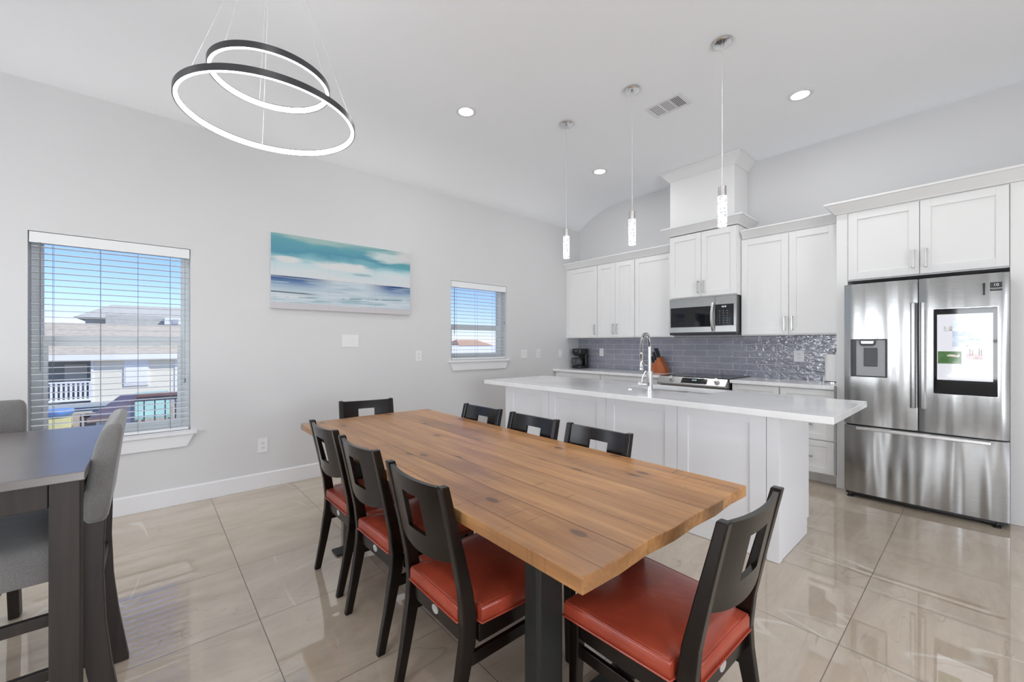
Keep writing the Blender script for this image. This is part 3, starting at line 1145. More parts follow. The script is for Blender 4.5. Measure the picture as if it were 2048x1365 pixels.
def bowl(x0, x1, y0, y1, name):
    mb = MB()
    rings = []
    for (ins, z) in ((0.0, 0.872), (0.004, 0.80), (0.01, 0.72), (0.03, 0.695), (0.12, 0.69)):
        rings.append([(p[0], p[1], z) for p in rrect(x0 + ins, x1 - ins, y0 + ins, y1 - ins, 0.05)])
    outer = []
    for (ins, z) in ((0.12, 0.686), (0.03, 0.688), (0.006, 0.716), (-0.003, 0.80), (-0.004, 0.872)):
        outer.append([(p[0], p[1], z) for p in rrect(x0 + ins, x1 - ins, y0 + ins, y1 - ins, 0.05)])
    mb.loft(rings + outer, cap=False, closed=True)
    o = mb.out(name, M['nickel'], snk, smooth=True)
    MB().lathe([(0.0, 0.6905), (0.04, 0.6905), (0.042, 0.694), (0.03, 0.692), (0.0, 0.692)], ((x0 + x1) / 2, (y0 + y1) / 2)).out('drain', M['chrome'], o, smooth=True)


bowl(-2.035, -1.69, 3.07, 3.465, 'bowl')
bowl(-1.67, -1.325, 3.07, 3.465, 'bowl')
MB().box(-1.70, -1.66, 3.085, 3.45, 0.838, 0.868).out('divider', M['nickel'], snk, bevel=0.006)

# faucet with a spring neck
fx, fy, fz = -1.742, 2.975, 0.9115
fa = thing('kitchen_faucet', 'tall chrome spring neck faucet standing at the island sink', 'faucet', (fx, fy, fz))
MB().lathe([(0.0, fz), (0.03, fz), (0.03, fz + 0.006), (0.024, fz + 0.008), (0.024, fz + 0.155), (0.02, fz + 0.158), (0.0, fz + 0.158)], (fx, fy)).out('base', M['chrome'], fa, smooth=True)
MB().cyl((fx, fy, fz + 0.158), (fx, fy, fz + 0.35), 0.0135).out('riser', M['nickel'], fa, smooth=True)
# the arc goes towards the sink (+y), slightly left
arc = []
ax, ay = -0.072, 0.036
for k in range(0, 25):
    a = PI * k / 24
    s = (1 - math.cos(a)) / 2
    arc.append((fx + ax * 2 * s * 0.72, fy + ay * 2 * s * 0.72, fz + 0.345 + 0.105 * math.sin(a)))
ex, ey = arc[-1][0], arc[-1][1]
arc += [(ex, ey, fz + 0.30)]
MB().tube(arc, 0.006, 10).out('hose', M['dark_grey'], fa, smooth=True)
# spring coil round the arc
coil = []
A = [Vector(p) for p in arc]
L = [0]
for i in range(1, len(A)):
    L.append(L[-1] + (A[i] - A[i - 1]).length)
turns = 46
N = turns * 10
for i in range(N + 1):
    d = L[-1] * i / N
    j = 0
    while j < len(L) - 2 and L[j + 1] < d:
        j += 1
    tt = (d - L[j]) / max(L[j + 1] - L[j], 1e-6)
    p = A[j].lerp(A[j + 1], tt)
    dr = (A[j + 1] - A[j]).normalized()
    side = Vector((ay, -ax, 0)).normalized()
    up = dr.cross(side).normalized()
    an = 2 * PI * turns * i / N
    coil.append(p + (side * math.cos(an) + up * math.sin(an)) * 0.0135)
MB().tube(coil, 0.0019, 5).out('spring', M['chrome'], fa, smooth=True)
MB().lathe([(0.0, fz + 0.15), (0.017, fz + 0.15), (0.019, fz + 0.165), (0.015, fz + 0.18), (0.014, fz + 0.27), (0.016, fz + 0.275), (0.016, fz + 0.30), (0.0, fz + 0.30)], (ex, ey)).out('spray_head', M['chrome'], fa, smooth=True)
MB().tube([(fx, fy, fz + 0.2), ((fx + ex) / 2, (fy + ey) / 2, fz + 0.2), (ex, ey, fz + 0.225)], 0.005, 8).out('holder_arm', M['chrome'], fa, smooth=True)
hb = MB().cyl((fx, fy, fz + 0.05), (fx - 0.085, fy - 0.02, fz + 0.05), 0.016, 18).out('side_valve', M['chrome'], fa, smooth=True)
MB().tube([(fx - 0.06, fy - 0.014, fz + 0.064), (fx - 0.055, fy - 0.01, fz + 0.11), (fx - 0.035, fy + 0.0, fz + 0.155)], 0.0045, 8).out('lever', M['chrome'], hb, smooth=True)

b = MB().lathe([(0.0, 0.9115), (0.027, 0.9115), (0.027, 0.917), (0.02, 0.921), (0.0, 0.921)], (-1.925, 2.985)).out('sink_button', M['chrome'], None, smooth=True)
tag(b, 'small round chrome button set in the island top left of faucet', 'button')

# ================================================================= RANGE
rg = thing('electric_range', 'stainless steel slide-in electric range with black glass cooktop', 'stove', (-2.128, 4.8, 0))
rx0, rx1 = -2.508, -1.752
MB().box(rx0, rx1, 4.56, YK - 0.014, 0.02, 0.905).out('body', M['dark_grey'], rg, bevel=0.003)
MB().box(rx0 - 0.004, rx1 + 0.004, 4.515, YK - 0.014, 0.9115, 0.9175).out('cooktop', M['black_gloss'], rg, bevel=0.002)
pan = MB().prism([(4.56, 0.9), (4.50, 0.913), (4.44, 0.845), (4.437, 0.835), (4.445, 0.822), (4.56, 0.818)], 'x', rx0, rx1 + 0.004).out('control_panel', M['steel_flat'], rg, bevel=0.003)
# items on the slanted panel
nrm = Vector((0, -(0.913 - 0.845), 0.06)).normalized()
upv = Vector((0, 0.06, 0.068)).normalized()
pc = Vector((0, 4.47, 0.879))


def onpanel(x, s, d=0.0):
    return Vector((x, 0, 0)) + pc + upv * s + nrm * d


def panel_rect(x0, x1, s0, s1, d0, d1, name, mat, parent):
    mb = MB()
    mb.loft([[onpanel(x0, s0, d0), onpanel(x1, s0, d0), onpanel(x1, s1, d0), onpanel(x0, s1, d0)], [onpanel(x0, s0, d1), onpanel(x1, s0, d1), onpanel(x1, s1, d1), onpanel(x0, s1, d1)]])
    return mb.out(name, mat, parent, bevel=0.0008)


dsp = panel_rect(-2.225, -1.945, -0.034, 0.034, 0.0005, 0.003, 'display', M['black_gloss'], pan)
for x in (-2.345, -1.85):
    k = MB()
    k.cyl(onpanel(x, 0.008, 0.001), onpanel(x, 0.008, 0.008), 0.031, 28)
    k.cyl(onpanel(x, 0.008, 0.008), onpanel(x, 0.008, 0.03), 0.025, 28, 0.022)
    kk = k.out('knob', M['nickel'], rg, smooth=True)
    panel_rect(x - 0.004, x + 0.004, -0.012, 0.028, 0.0301, 0.036, 'grip', M['nickel'], kk)
M['lit_blue'] = emis('blue_digits', (0.35, 0.7, 1, 1), 1.2)
M['mark_grey'] = paint('grey_marking', srgb(120, 122, 126), 0.5, 0.02, 10)
mt = Matrix((
    (1, 0, 0, -2.085), (0, upv.y, nrm.y, 0), (0, upv.z, nrm.z, 0), (0, 0, 0, 1)))
q = onpanel(0, 0.006, 0.0033)
mt[1][3] = q.y
mt[2][3] = q.z
text_mesh('12:10', 0.022, M['lit_blue'], 'clock_digits', dsp, mt, 0.0002)
panel_marks = MB()
for i in range(6):
    for j in range(2):
        x = -2.205 + i * 0.012 + (0.17 if i > 2 else 0)
        a = onpanel(x, -0.018 + j * 0.02, 0.0032)
        panel_marks.cyl(a, a + nrm * 0.0004, 0.0022, 8)
panel_marks.out('key_marks', M['mark_grey'], dsp)
od = MB().box(rx0 + 0.003, rx1 - 0.003, 4.535, 4.559, 0.20, 0.812).out('oven_door', M['steel_flat'], rg, bevel=0.003)
MB().box(rx0 + 0.1, rx1 - 0.1, 4.533, 4.5345, 0.33, 0.66).out('oven_window', M['black_gloss'], od)
mb = MB().cyl((rx0 + 0.05, 4.48, 0.765), (rx1 - 0.05, 4.48, 0.765), 0.012, 16)
mb.box(rx0 + 0.06, rx0 + 0.08, 4.48, 4.5345, 0.757, 0.773).box(rx1 - 0.08, rx1 - 0.06, 4.48, 4.5345, 0.757, 0.773)
mb.out('handle', M['nickel'], od, smooth=True)
MB().box(rx0 + 0.003, rx1 - 0.003, 4.538, 4.559, 0.03, 0.19).out('drawer', M['steel_flat'], rg, bevel=0.003)
for (x, y, r) in ((-2.31, 4.98, 0.075), (-1.95, 4.98, 0.09), (-2.31, 4.70, 0.10), (-1.95, 4.70, 0.08)):
    MB().lathe([(r - 0.0015, 0.9178), (r, 0.9178), (r, 0.9181), (r - 0.0015, 0.9181)], (x, y), 40).out('burner_ring', M['mark_grey'], rg)

# ================================================================= MICROWAVE
mw = thing('microwave_oven', 'stainless steel over-the-range microwave with black door window', 'microwave', (-2.12, YK, 1.39))
mx0, mx1, mz0, mz1, my = -2.488, -1.742, 1.395, 1.806, 4.70
MB().box(mx0 + 0.004, mx1 - 0.002, my + 0.034, YK - 0.014, mz0 + 0.004, mz1 - 0.001).out('body', M['dark_grey'], mw, bevel=0.004)
split = -1.957
dr_ = MB()
wz0, wz1 = 1.476, 1.705
wx0, wx1 = mx0 + 0.012, split - 0.042
dr_.box(mx0, split - 0.001, my, my + 0.033, wz1, mz1).box(mx0, split - 0.001, my, my + 0.033, mz0 + 0.02, wz0)
dr_.box(mx0, wx0, my, my + 0.033, wz0, wz1).box(wx1, split - 0.001, my, my + 0.033, wz0, wz1)
door = dr_.out('door', M['steel_flat'], mw, bevel=0.001)
MB().box(wx0 + 0.0005, wx1 - 0.0005, my + 0.002, my + 0.03, wz0 + 0.0005, wz1 - 0.0005).out('window', M['black_gloss'], door)
hd = [(split - 0.02, my - 0.004, wz1 + 0.035)]
for k in range(1, 12):
    z = (wz1 + 0.035) + (wz0 - 0.055 - wz1 - 0.035) * k / 12
    hd.append((split - 0.02, my - 0.012 - 0.034 * math.sin(PI * k / 12), z))
hd.append((split - 0.02, my - 0.004, wz0 - 0.055))
mb = MB()
rings = []
for p_ in hd:
    x, y, z = p_
    rings.append([(x - 0.014, y, z), (x - 0.012, y - 0.007, z), (x + 0.012, y - 0.007, z), (x + 0.014, y, z), (x + 0.012, y + 0.004, z), (x - 0.012, y + 0.004, z)])
mb.loft(rings).out('handle', M['nickel'], door, smooth=True)
cpn = MB()
cx0, cx1, cz0, cz1 = split + 0.001, mx1 - 0.022, 1.483, 1.716
cpn.box(split + 0.001, mx1, my, my + 0.033, cz1, mz1).box(split + 0.001, mx1, my, my + 0.033, mz0 + 0.02, cz0).box(cx1, mx1, my, my + 0.033, cz0, cz1)
cpo = cpn.out('control_frame', M['steel_flat'], mw, bevel=0.001)
kp = MB().box(cx0, cx1 - 0.0005, my + 0.001, my + 0.03, cz0 + 0.0005, cz1 - 0.0005).out('keypad', M['black_gloss'], mw)
MB().prism([(my + 0.01, mz0 - 0.008), (my + 0.034, mz0 - 0.012), (my + 0.034, mz0 + 0.019), (my + 0.001, mz0 + 0.019), (my + 0.001, mz0 + 0.006)], 'x', mx0, mx1).out('lower_trim', M['dark_grey'], mw)
MB().box(mx0 + 0.05, mx1 - 0.05, my + 0.06, YK - 0.05, mz0 - 0.012, mz0 + 0.003).out('vent_filter', M['grey_plastic'], mw)
fm = Matrix(((1, 0, 0, -1.866), (0, 0, -1, my + 0.0006), (0, 1, 0, 1.69), (0, 0, 0, 1)))
text_mesh('12:10', 0.022, emis('white_digits', (0.7, 0.8, 1, 1), 1.4), 'clock_digits', kp, fm, 0.0002)
km = MB()
for r_ in range(6):
    for c_ in range(3):
        km.box(-1.915 + c_ * 0.04, -1.905 + c_ * 0.04, my + 0.0003, my + 0.0009, 1.64 - r_ * 0.026, 1.647 - r_ * 0.026)
km.out('key_marks', M['mark_grey'], kp)

# ================================================================= FRIDGE
fr_ = thing('french_door_fridge', 'stainless steel french door refrigerator with touch screen in right door', 'fridge', (-0.332, 4.75, 0))
fx0, fx1 = -0.781, 0.117
FF = 4.412


def bowed(x0, x1, z0, z1, name, parent, bow=0.010, hole=None, r=0.012, yb=None):
    """door with a slightly convex front"""
    yb = FF + 0.075 if yb is None else yb
    n = 16
    pts = [(x0, yb)]
    for k in range(n + 1):
        s = k / n
        x = x0 + (x1 - x0) * s
        e = min(s, 1 - s) * (x1 - x0)
        rd = 0 if e > r else (r - math.sqrt(max(0, r * r - (r - e) ** 2)))
        pts.append((x, FF + bow * (2 * s - 1) ** 2 + rd))
    pts.append((x1, yb))
    if hole is None:
        return MB().prism(pts, 'z', z0, z1).out(name, M['steel'], parent, smooth=True)
    return pts


MB().box(fx0 + 0.004, fx1 - 0.004, FF + 0.08, 5.12, 0.05, 1.765).out('body', M['dark_grey'], fr_, bevel=0.004)
mid = -0.332
dl = bowed(fx0, mid - 0.003, 0.617, 1.778, 'door', fr_)
dr2 = bowed(mid + 0.003, fx1, 0.617, 1.778, 'door', fr_)
dz = bowed(fx0, fx1, 0.05, 0.604, 'freezer_drawer', fr_, bow=0.014)
# recessed grip channels: bright flat handles beside the centre split
for (d, xa, xb) in ((dl, mid - 0.042, mid - 0.012), (dr2, mid + 0.012, mid + 0.042)):
    MB().prism([(xa, FF - 0.004), (xa + 0.006, FF - 0.014), (xb - 0.006, FF - 0.014), (xb, FF - 0.004), (xb, FF + 0.012), (xa, FF + 0.012)], 'z', 0.79, 1.60).out('handle', M['steel_flat'], d, bevel=0.003)
hb = MB()
hb.box(-0.70, 0.032, FF - 0.020, FF - 0.004, 0.575, 0.599)
hb.box(-0.70, -0.67, FF - 0.004, FF + 0.02, 0.578, 0.596).box(0.002, 0.032, FF - 0.004, FF + 0.02, 0.578, 0.596)
hb.out('handle', M['nickel'], dz, bevel=0.004)
# water dispenser in the left door
dx0, dx1, dz0, dz1 = -0.735, -0.506, 1.012, 1.322
dp = MB()
dp.box(dx0, dx0 + 0.012, FF - 0.006, FF + 0.02, dz0, dz1).box(dx1 - 0.012, dx1, FF - 0.006, FF + 0.02, dz0, dz1)
dp.box(dx0 + 0.012, dx1 - 0.012, FF - 0.006, FF + 0.02, dz0, dz0 + 0.01).box(dx0 + 0.012, dx1 - 0.012, FF - 0.006, FF + 0.02, dz1 - 0.01, dz1)
disp = dp.out('water_dispenser', M['black'], dl, bevel=0.001)
MB().box(dx0 + 0.0125, dx0 + 0.036, FF - 0.003, FF + 0.012, dz0 + 0.0105, dz1 - 0.0105).out('side_wall', M['black'], disp)
MB().box(dx0 + 0.037, dx1 - 0.0125, FF - 0.0015, FF + 0.010, dz0 + 0.0105, dz1 - 0.0105).out('niche', M['grey_plastic'], disp)
MB().prism([(-0.678, 1.311), (-0.575, 1.311), (-0.578, 1.278), (-0.592, 1.268), (-0.662, 1.268), (-0.674, 1.278)], 'y', FF - 0.018, FF - 0.0016).out('nozzle', M['black'], disp, bevel=0.002)
MB().prism([(-0.668, 1.306), (-0.585, 1.306), (-0.59, 1.284), (-0.663, 1.284)], 'y', FF - 0.021, FF - 0.0181).out('nozzle_plate', M['nickel'], disp, bevel=0.001)
MB().box(-0.65, -0.565, FF - 0.008, FF - 0.0016, 1.10, 1.25).out('paddle', M['dark_grey'], disp, bevel=0.003)
# touch screen in the right door
sx0, sx1, sz0, sz1 = -0.248, 0.063, 0.914, 1.541
scr = MB().prism(rrect(sx0, sx1, sz0, sz1, 0.008, 4), 'y', FF - 0.006, FF + 0.02).out('touch_screen', M['black_gloss'], dr2, bevel=0.001)
MB().sweep([(0, 0), (0, 0.004), (0.004, 0.004), (0.004, 0)], [(0, 0, 0), (0.001, 0, 0)]).bm.free()
rim = MB()
rim.box(sx0 - 0.004, sx1 + 0.004, FF - 0.004, FF + 0.01, sz0 - 0.004, sz0 - 0.0005).box(sx0 - 0.004, sx1 + 0.004, FF - 0.004, FF + 0.01, sz1 + 0.0005, sz1 + 0.004)
rim.box(sx0 - 0.004, sx0 - 0.0005, FF - 0.004, FF + 0.01, sz0, sz1).box(sx1 + 0.0005, sx1 + 0.004, FF - 0.004, FF + 0.01, sz0, sz1)
rim.out('screen_rim', M['chrome'], dr2)
lit = NT('lit_whiteboard', srgb(214, 215, 222), 0.05)
lit.set('Emission Color', srgb(216, 216, 224))
lit.set('Emission Strength', 0.25)
bd = MB().box(-0.230, 0.042, FF - 0.0066, FF - 0.0061, 1.018, 1.500).out('display', lit.m, scr)
pics = [
    ('snapshot', (-0.226, -0.107, 1.138, 1.228), srgb(58, 92, 50), srgb(86, 118, 70), 16),
    ('snapshot', (-0.152, -0.075, 1.262, 1.375), srgb(150, 164, 184), srgb(206, 214, 226), 10),
    ('snapshot', (-0.075, -0.02, 1.31, 1.355), srgb(120, 158, 205), srgb(190, 204, 224), 14),
    ('snapshot', (-0.194, -0.152, 1.376, 1.412), srgb(120, 118, 120), srgb(205, 205, 208), 40),
    ('snapshot', (-0.150, -0.110, 1.376, 1.45), srgb(188, 204, 222), srgb(214, 220, 230), 12),
    ('snapshot', (-0.083, -0.007, 1.172, 1.212), srgb(150, 128, 128), srgb(176, 158, 158), 30),
    ('snapshot', (-0.083, -0.007, 1.2125, 1.275), srgb(208, 212, 222), srgb(232, 232, 238), 12),
]
for i, (nm, (a, b_, c_, d_), ca, cb_, sc_) in enumerate(pics):
    MB().box(a, b_, FF - 0.0071, FF - 0.0067, c_, d_).out(nm, flat_image('snapshot_%d' % i, ca, cb_, sc_), bd)
figs = MB()
figs.prism([(-0.182, 1.198), (-0.168, 1.208), (-0.15, 1.204), (-0.128, 1.2), (-0.12, 1.21), (-0.113, 1.196), (-0.122, 1.186), (-0.15, 1.19), (-0.175, 1.19)], 'y', FF - 0.0074, FF - 0.0072)
figs.out('pet_shape', flat_image('pet_white', srgb(220, 214, 200), srgb(150, 140, 126), 60), bd)
f2 = MB()
for (x, h) in ((-0.066, 0.052), (-0.054, 0.044), (-0.022, 0.055), (-0.012, 0.05)):
    f2.prism([(x - 0.004, 1.2), (x + 0.004, 1.2), (x + 0.003, 1.2 + h * 0.8), (x, 1.2 + h), (x - 0.003, 1.2 + h * 0.8)], 'y', FF - 0.0074, FF - 0.0072)
f2.out('figure_shapes', flat_image('figures_dark', srgb(90, 96, 112), srgb(150, 120, 120), 60), bd)
# sticker with a figure ten, and the small pen shaped magnet
stk = MB().box(0.028, 0.083, FF + 0.0002, FF + 0.004, 1.652, 1.712).out('sticker', M['black'], dr2)
MB().box(0.027, 0.084, FF - 0.0002, FF + 0.0001, 1.6685, 1.671).out('sticker_line', M['plate'], stk)
fm = Matrix(((1, 0, 0, 0.0555), (0, 0, -1, FF - 0.0002), (0, 1, 0, 1.693), (0, 0, 0, 1)))
text_mesh('10', 0.026, M['plate'], 'lettering', stk, fm, 0.0002)
fm = Matrix(((1, 0, 0, 0.0555), (0, 0, -1, FF - 0.0002), (0, 1, 0, 1.6615), (0, 0, 0, 1)))
MB().box(0.034, 0.077, FF - 0.0002, FF + 0.0001, 1.6605, 1.6625).out('small_print', M['mark_grey'], stk)
mg = MB().cyl((0.001, FF - 0.006, 1.684), (0.001, FF - 0.006, 1.71), 0.005, 12).cyl((0.001, FF - 0.006, 1.63), (0.001, FF - 0.006, 1.684), 0.0035, 12, 0.0045)
mg.cyl((0.001, FF - 0.006, 1.627), (0.001, FF - 0.006, 1.6335), 0.0042, 12)
pen = mg.out('hanging_marker', M['black'], None, smooth=True)
tag(pen, 'tiny black marker clipped near the top of the right fridge door', 'marker')
MB().box(fx0 + 0.02, fx1 - 0.02, FF + 0.09, 5.0, 0.008, 0.05).out('base_grille', M['black'], fr_)
for x in (-0.745, 0.06):
    MB().lathe([(0.0, 0.0005), (0.022, 0.0005), (0.022, 0.012), (0.012, 0.016), (0.012, 0.049), (0.0, 0.049)], (x, FF + 0.04), 16).out('foot', M['black'], fr_, smooth=True)
MB().box(fx0 + 0.01, fx1 - 0.01, FF + 0.03, FF + 0.09, 0.028, 0.049).out('lower_bracket', M['black'], fr_)

# ================================================================= COUNTER OBJECTS
cz = 0.9115
cmk = thing('coffee_maker', 'black drip coffee maker with glass carafe in the counter corner', 'coffee maker', (-4.06, 4.93, cz))
MB().prism(rrect(-4.14, -3.98, 4.84, 5.05, 0.02, 4), 'z', cz, cz + 0.045).out('base', M['black'], cmk, bevel=0.003)
MB().prism(rrect(-4.14, -3.98, 4.985, 5.05, 0.015, 4), 'z', cz + 0.046, cz + 0.22).out('water_tank', M['black'], cmk, bevel=0.002)
mb = MB()
rings = []
for z, g in ((0.185, 0.03), (0.215, 0.01), (0.23, 0.0), (0.29, 0.0), (0.297, 0.008)):
    rings.append([(p[0], p[1], cz + z) for p in rrect(-4.14 + g, -3.98 - g, 4.845 + g, (5.05 if z > 0.22 else 4.983), 0.02, 4)])
mb.loft(rings).out('brew_head', M['black'], cmk)
MB().box(-4.09, -4.03, 4.842, 4.8445, cz + 0.262, cz + 0.272).out('badge', M['mark_grey'], cmk)
gl = NT('carafe_glass', (0.12, 0.12, 0.13, 1), 0.03)
gl.set('Transmission Weight', 0.6)
ca = MB().lathe([(0.0, cz + 0.047), (0.048, cz + 0.047), (0.06, cz + 0.07), (0.06, cz + 0.10), (0.045, cz + 0.145), (0.038, cz + 0.152), (0.0, cz + 0.152)], (-4.06, 4.905)).out('carafe', gl.m, cmk, smooth=True)
MB().lathe([(0.0, cz + 0.153), (0.042, cz + 0.153), (0.04, cz + 0.165), (0.0, cz + 0.168)], (-4.06, 4.905)).out('lid', M['black'], ca, smooth=True)
MB().tube([(-4.095, 4.885, cz + 0.155), (-4.14, 4.86, cz + 0.15), (-4.15, 4.855, cz + 0.11), (-4.14, 4.86, cz + 0.075), (-4.112, 4.877, cz + 0.07)], 0.008, 8).out('handle', M['black'], ca, smooth=True)

kb = thing('knife_block', 'slanted brown wooden knife block filled with black knives', 'knife block', (-2.77, 4.98, cz))
# body leans back to the right; profile in x-z
KB = [(-2.86, 0.0), (-2.68, 0.0), (-2.70, 0.10), (-2.79, 0.205), (-2.87, 0.13), (-2.86, 0.0)][:5]
body = MB().prism([(-2.855, cz), (-2.665, cz), (-2.675, cz + 0.055), (-2.755, cz + 0.205), (-2.862, cz + 0.085)], 'y', 4.925, 5.035).out('block', M['block_wood'], kb, bevel=0.004)
nx, nz_ = -0.79, 0.61      # outwards from the slanted face
for i in range(3):
    for j in range(3):
        t_ = 0.15 + 0.28 * j
        bx = -2.862 + (0.107) * t_ + 0.008
        bz = cz + 0.085 + 0.12 * t_ + 0.006
        yy = 4.943 + 0.036 * i
        ln = 0.10 + 0.02 * j
        dirv = Vector((-0.26, -0.10, 0.96)).normalized()
        s0 = Vector((bx, yy, bz)) + Vector((nx, 0, nz_)) * 0.006
        k = thing('knife', 'black handled knife standing in the slanted wooden block', 'knife', s0, 0, 'knives in the wooden block')
        MB().tube([s0, s0 + dirv * ln * 0.5, s0 + dirv * ln], [0.010, 0.012, 0.0095], 8).out('handle', M['handle_black'], k, smooth=True)
        MB().tube([s0 - dirv * 0.003, s0 + dirv * 0.006], 0.0102, 8).out('bolster', M['chrome'], k, smooth=True)

pt = thing('paper_towel_holder', 'upright paper towel roll on a round steel stand by the fridge', 'paper towels', (-0.955, 4.955, cz))
MB().lathe([(0.0, cz), (0.075, cz), (0.075, cz + 0.008), (0.02, cz + 0.012), (0.0, cz + 0.012)], (-0.955, 4.955)).out('base', M['chrome'], pt, smooth=True)
MB().lathe([(0.015, cz + 0.014), (0.066, cz + 0.014), (0.067, cz + 0.27), (0.015, cz + 0.27)], (-0.955, 4.955), 40).out('paper_roll', M['paper'], pt, smooth=True)
MB().lathe([(0.0, cz + 0.012), (0.006, cz + 0.012), (0.006, cz + 0.285), (0.014, cz + 0.296), (0.014, cz + 0.305), (0.007, cz + 0.315), (0.0, cz + 0.317)], (-0.955, 4.955), 16).out('rod', M['chrome'], pt, smooth=True)


# ================================================================= SWITCHES AND OUTLETS
def plate_x(name, label, y0, y1, z0, z1, gangs, kind, cat):
    t = thing(name, label, cat, (XL, (y0 + y1) / 2, z0))
    MB().box(XL + 0.0005, XL + 0.006, y0, y1, z0, z1).out('cover_plate', M['plate'], t, bevel=0.002)
    for g in range(gangs):
        cy = y0 + (y1 - y0) * (g + 0.5) / gangs
        cz_ = (z0 + z1) / 2
        if kind == 'rocker':
            MB().prism([(XL + 0.0061, cz_ - 0.032), (XL + 0.0085, cz_ - 0.032), (XL + 0.0105, cz_ + 0.032), (XL + 0.0061, cz_ + 0.032)], 'y', cy - 0.016, cy + 0.016).out('rocker', M['plate'], t, bevel=0.001)
        elif kind == 'outlet':
            for dz_ in (-0.02, 0.02):
                so = MB().box(XL + 0.0061, XL + 0.008, cy - 0.016, cy + 0.016, cz_ + dz_ - 0.014, cz_ + dz_ + 0.014).out('socket', M['plate'], t, bevel=0.001)
                MB().box(XL + 0.0081, XL + 0.0086, cy - 0.008, cy - 0.0055, cz_ + dz_ - 0.003, cz_ + dz_ + 0.007).box(XL + 0.0081, XL + 0.0086, cy + 0.0055, cy + 0.008, cz_ + dz_ - 0.003, cz_ + dz_ + 0.007).box(XL + 0.0081, XL + 0.0086, cy - 0.002, cy + 0.002, cz_ + dz_ - 0.010, cz_ + dz_ - 0.006).out('slots', M['dark_slot'], so)
    return t


plate_x('light_switch', 'white triple light switch plate on the wall below the seascape', 1.456, 1.627, 1.25, 1.376, 3, 'rocker', 'light switch')
plate_x('wall_outlet', 'white outlet on the left wall between seascape and small window', 2.268, 2.345, 1.088, 1.206, 1, 'outlet', 'outlet')
plate_x('wall_outlet', 'low white outlet near the baseboard right of the large window', 0.727, 0.804, 0.316, 0.443, 1, 'outlet', 'outlet')
plate_x('light_switch', 'white double switch plate right of the small window', 3.888, 4.005, 1.08, 1.2, 2, 'rocker', 'light switch')
plate_x('wall_outlet', 'white outlet on left wall second from the kitchen corner', 4.19, 4.27, 1.08, 1.2, 1, 'outlet', 'outlet')
plate_x('light_switch', 'narrow white switch closest to the coffee maker corner', 4.655, 4.732, 1.083, 1.2, 1, 'rocker', 'light switch')


def plate_y(name, label, x0, x1, z0, z1, wide):
    y = YK - 0.0125
    t = thing(name, label, 'outlet', ((x0 + x1) / 2, y, z0))
    MB().box(x0, x1, y - 0.006, y - 0.0002, z0, z1).out('cover_plate', M['plate'], t, bevel=0.002)
    cz_ = (z0 + z1) / 2
    cx = (x0 + x1) / 2
    so = MB().box(cx - 0.017, cx + 0.017, y - 0.0085, y - 0.0061, cz_ - 0.034, cz_ + 0.034).out('socket', M['plate'], t, bevel=0.001)
    s = MB()
    for dz_ in (-0.019, 0.019):
        s.box(cx - 0.008, cx - 0.0055, y - 0.009, y - 0.0086, cz_ + dz_ - 0.004, cz_ + dz_ + 0.006).box(cx + 0.0055, cx + 0.008, y - 0.009, y - 0.0086, cz_ + dz_ - 0.004, cz_ + dz_ + 0.006)
    s.out('slots', M['dark_slot'], so)


plate_y('wall_outlet', 'white outlet in the grey tiles beside the coffee maker', -3.83, -3.757, 1.098, 1.215, 0)
plate_y('wall_outlet', 'white outlet in the grey tiles left of the paper towels', -1.325, -1.23, 1.094, 1.214, 1)

# ================================================================= SEASCAPE
pa = MB().box(0.0, 0.035, 0.0, 1.362, 0.0, 0.684).out('canvas_painting', M['canvas'], None, bevel=0.002)
pa.location = (XL + 0.002, 0.822, 1.603)
tag(pa, 'wide frameless canvas of a blue teal sea and cloudy sky', 'painting')

# ================================================================= CEILING FIXTURES
CZ = 3.337


def pendant():
    t = thing('pendant_light', '', 'pendant light', (0, 0, 0))
    MB().lathe([(0.0, CZ), (0.062, CZ), (0.062, CZ - 0.012), (0.056, CZ - 0.018), (0.012, CZ - 0.021), (0.008, CZ - 0.04), (0.0, CZ - 0.04)], (0, 0), 40).out('canopy', M['chrome'], t, smooth=True)
    MB().cyl((0, 0, 2.36), (0, 0, CZ - 0.03), 0.0025, 8).out('cord', M['wire'], t)
    MB().lathe([(0.0, 2.362), (0.006, 2.362), (0.006, 2.352), (0.026, 2.351), (0.026, 2.286), (0.0, 2.286)], (0, 0), 32).out('cap', M['nickel'], t, smooth=True)
    MB().lathe([(0.0, 2.2855), (0.0285, 2.2855), (0.0295, 2.28), (0.0295, 2.086), (0.0275, 2.08), (0.0, 2.079)], (0, 0), 32).out('crystal_tube', M['crystal'], t, smooth=True)
    return t


pend = pendant()
pend['label'] = 'glowing bubble crystal pendant over island, closest to the fridge side'
pend['group'] = 'pendants over the island'
pend.location = (-1.173, 2.93, 0)
dup(pend, (-1.871, 2.93, 0), 0, 'glowing bubble crystal pendant over island, middle of the three')
dup(pend, (-2.570, 2.93, 0), 0, 'glowing bubble crystal pendant over island, closest to the left wall')

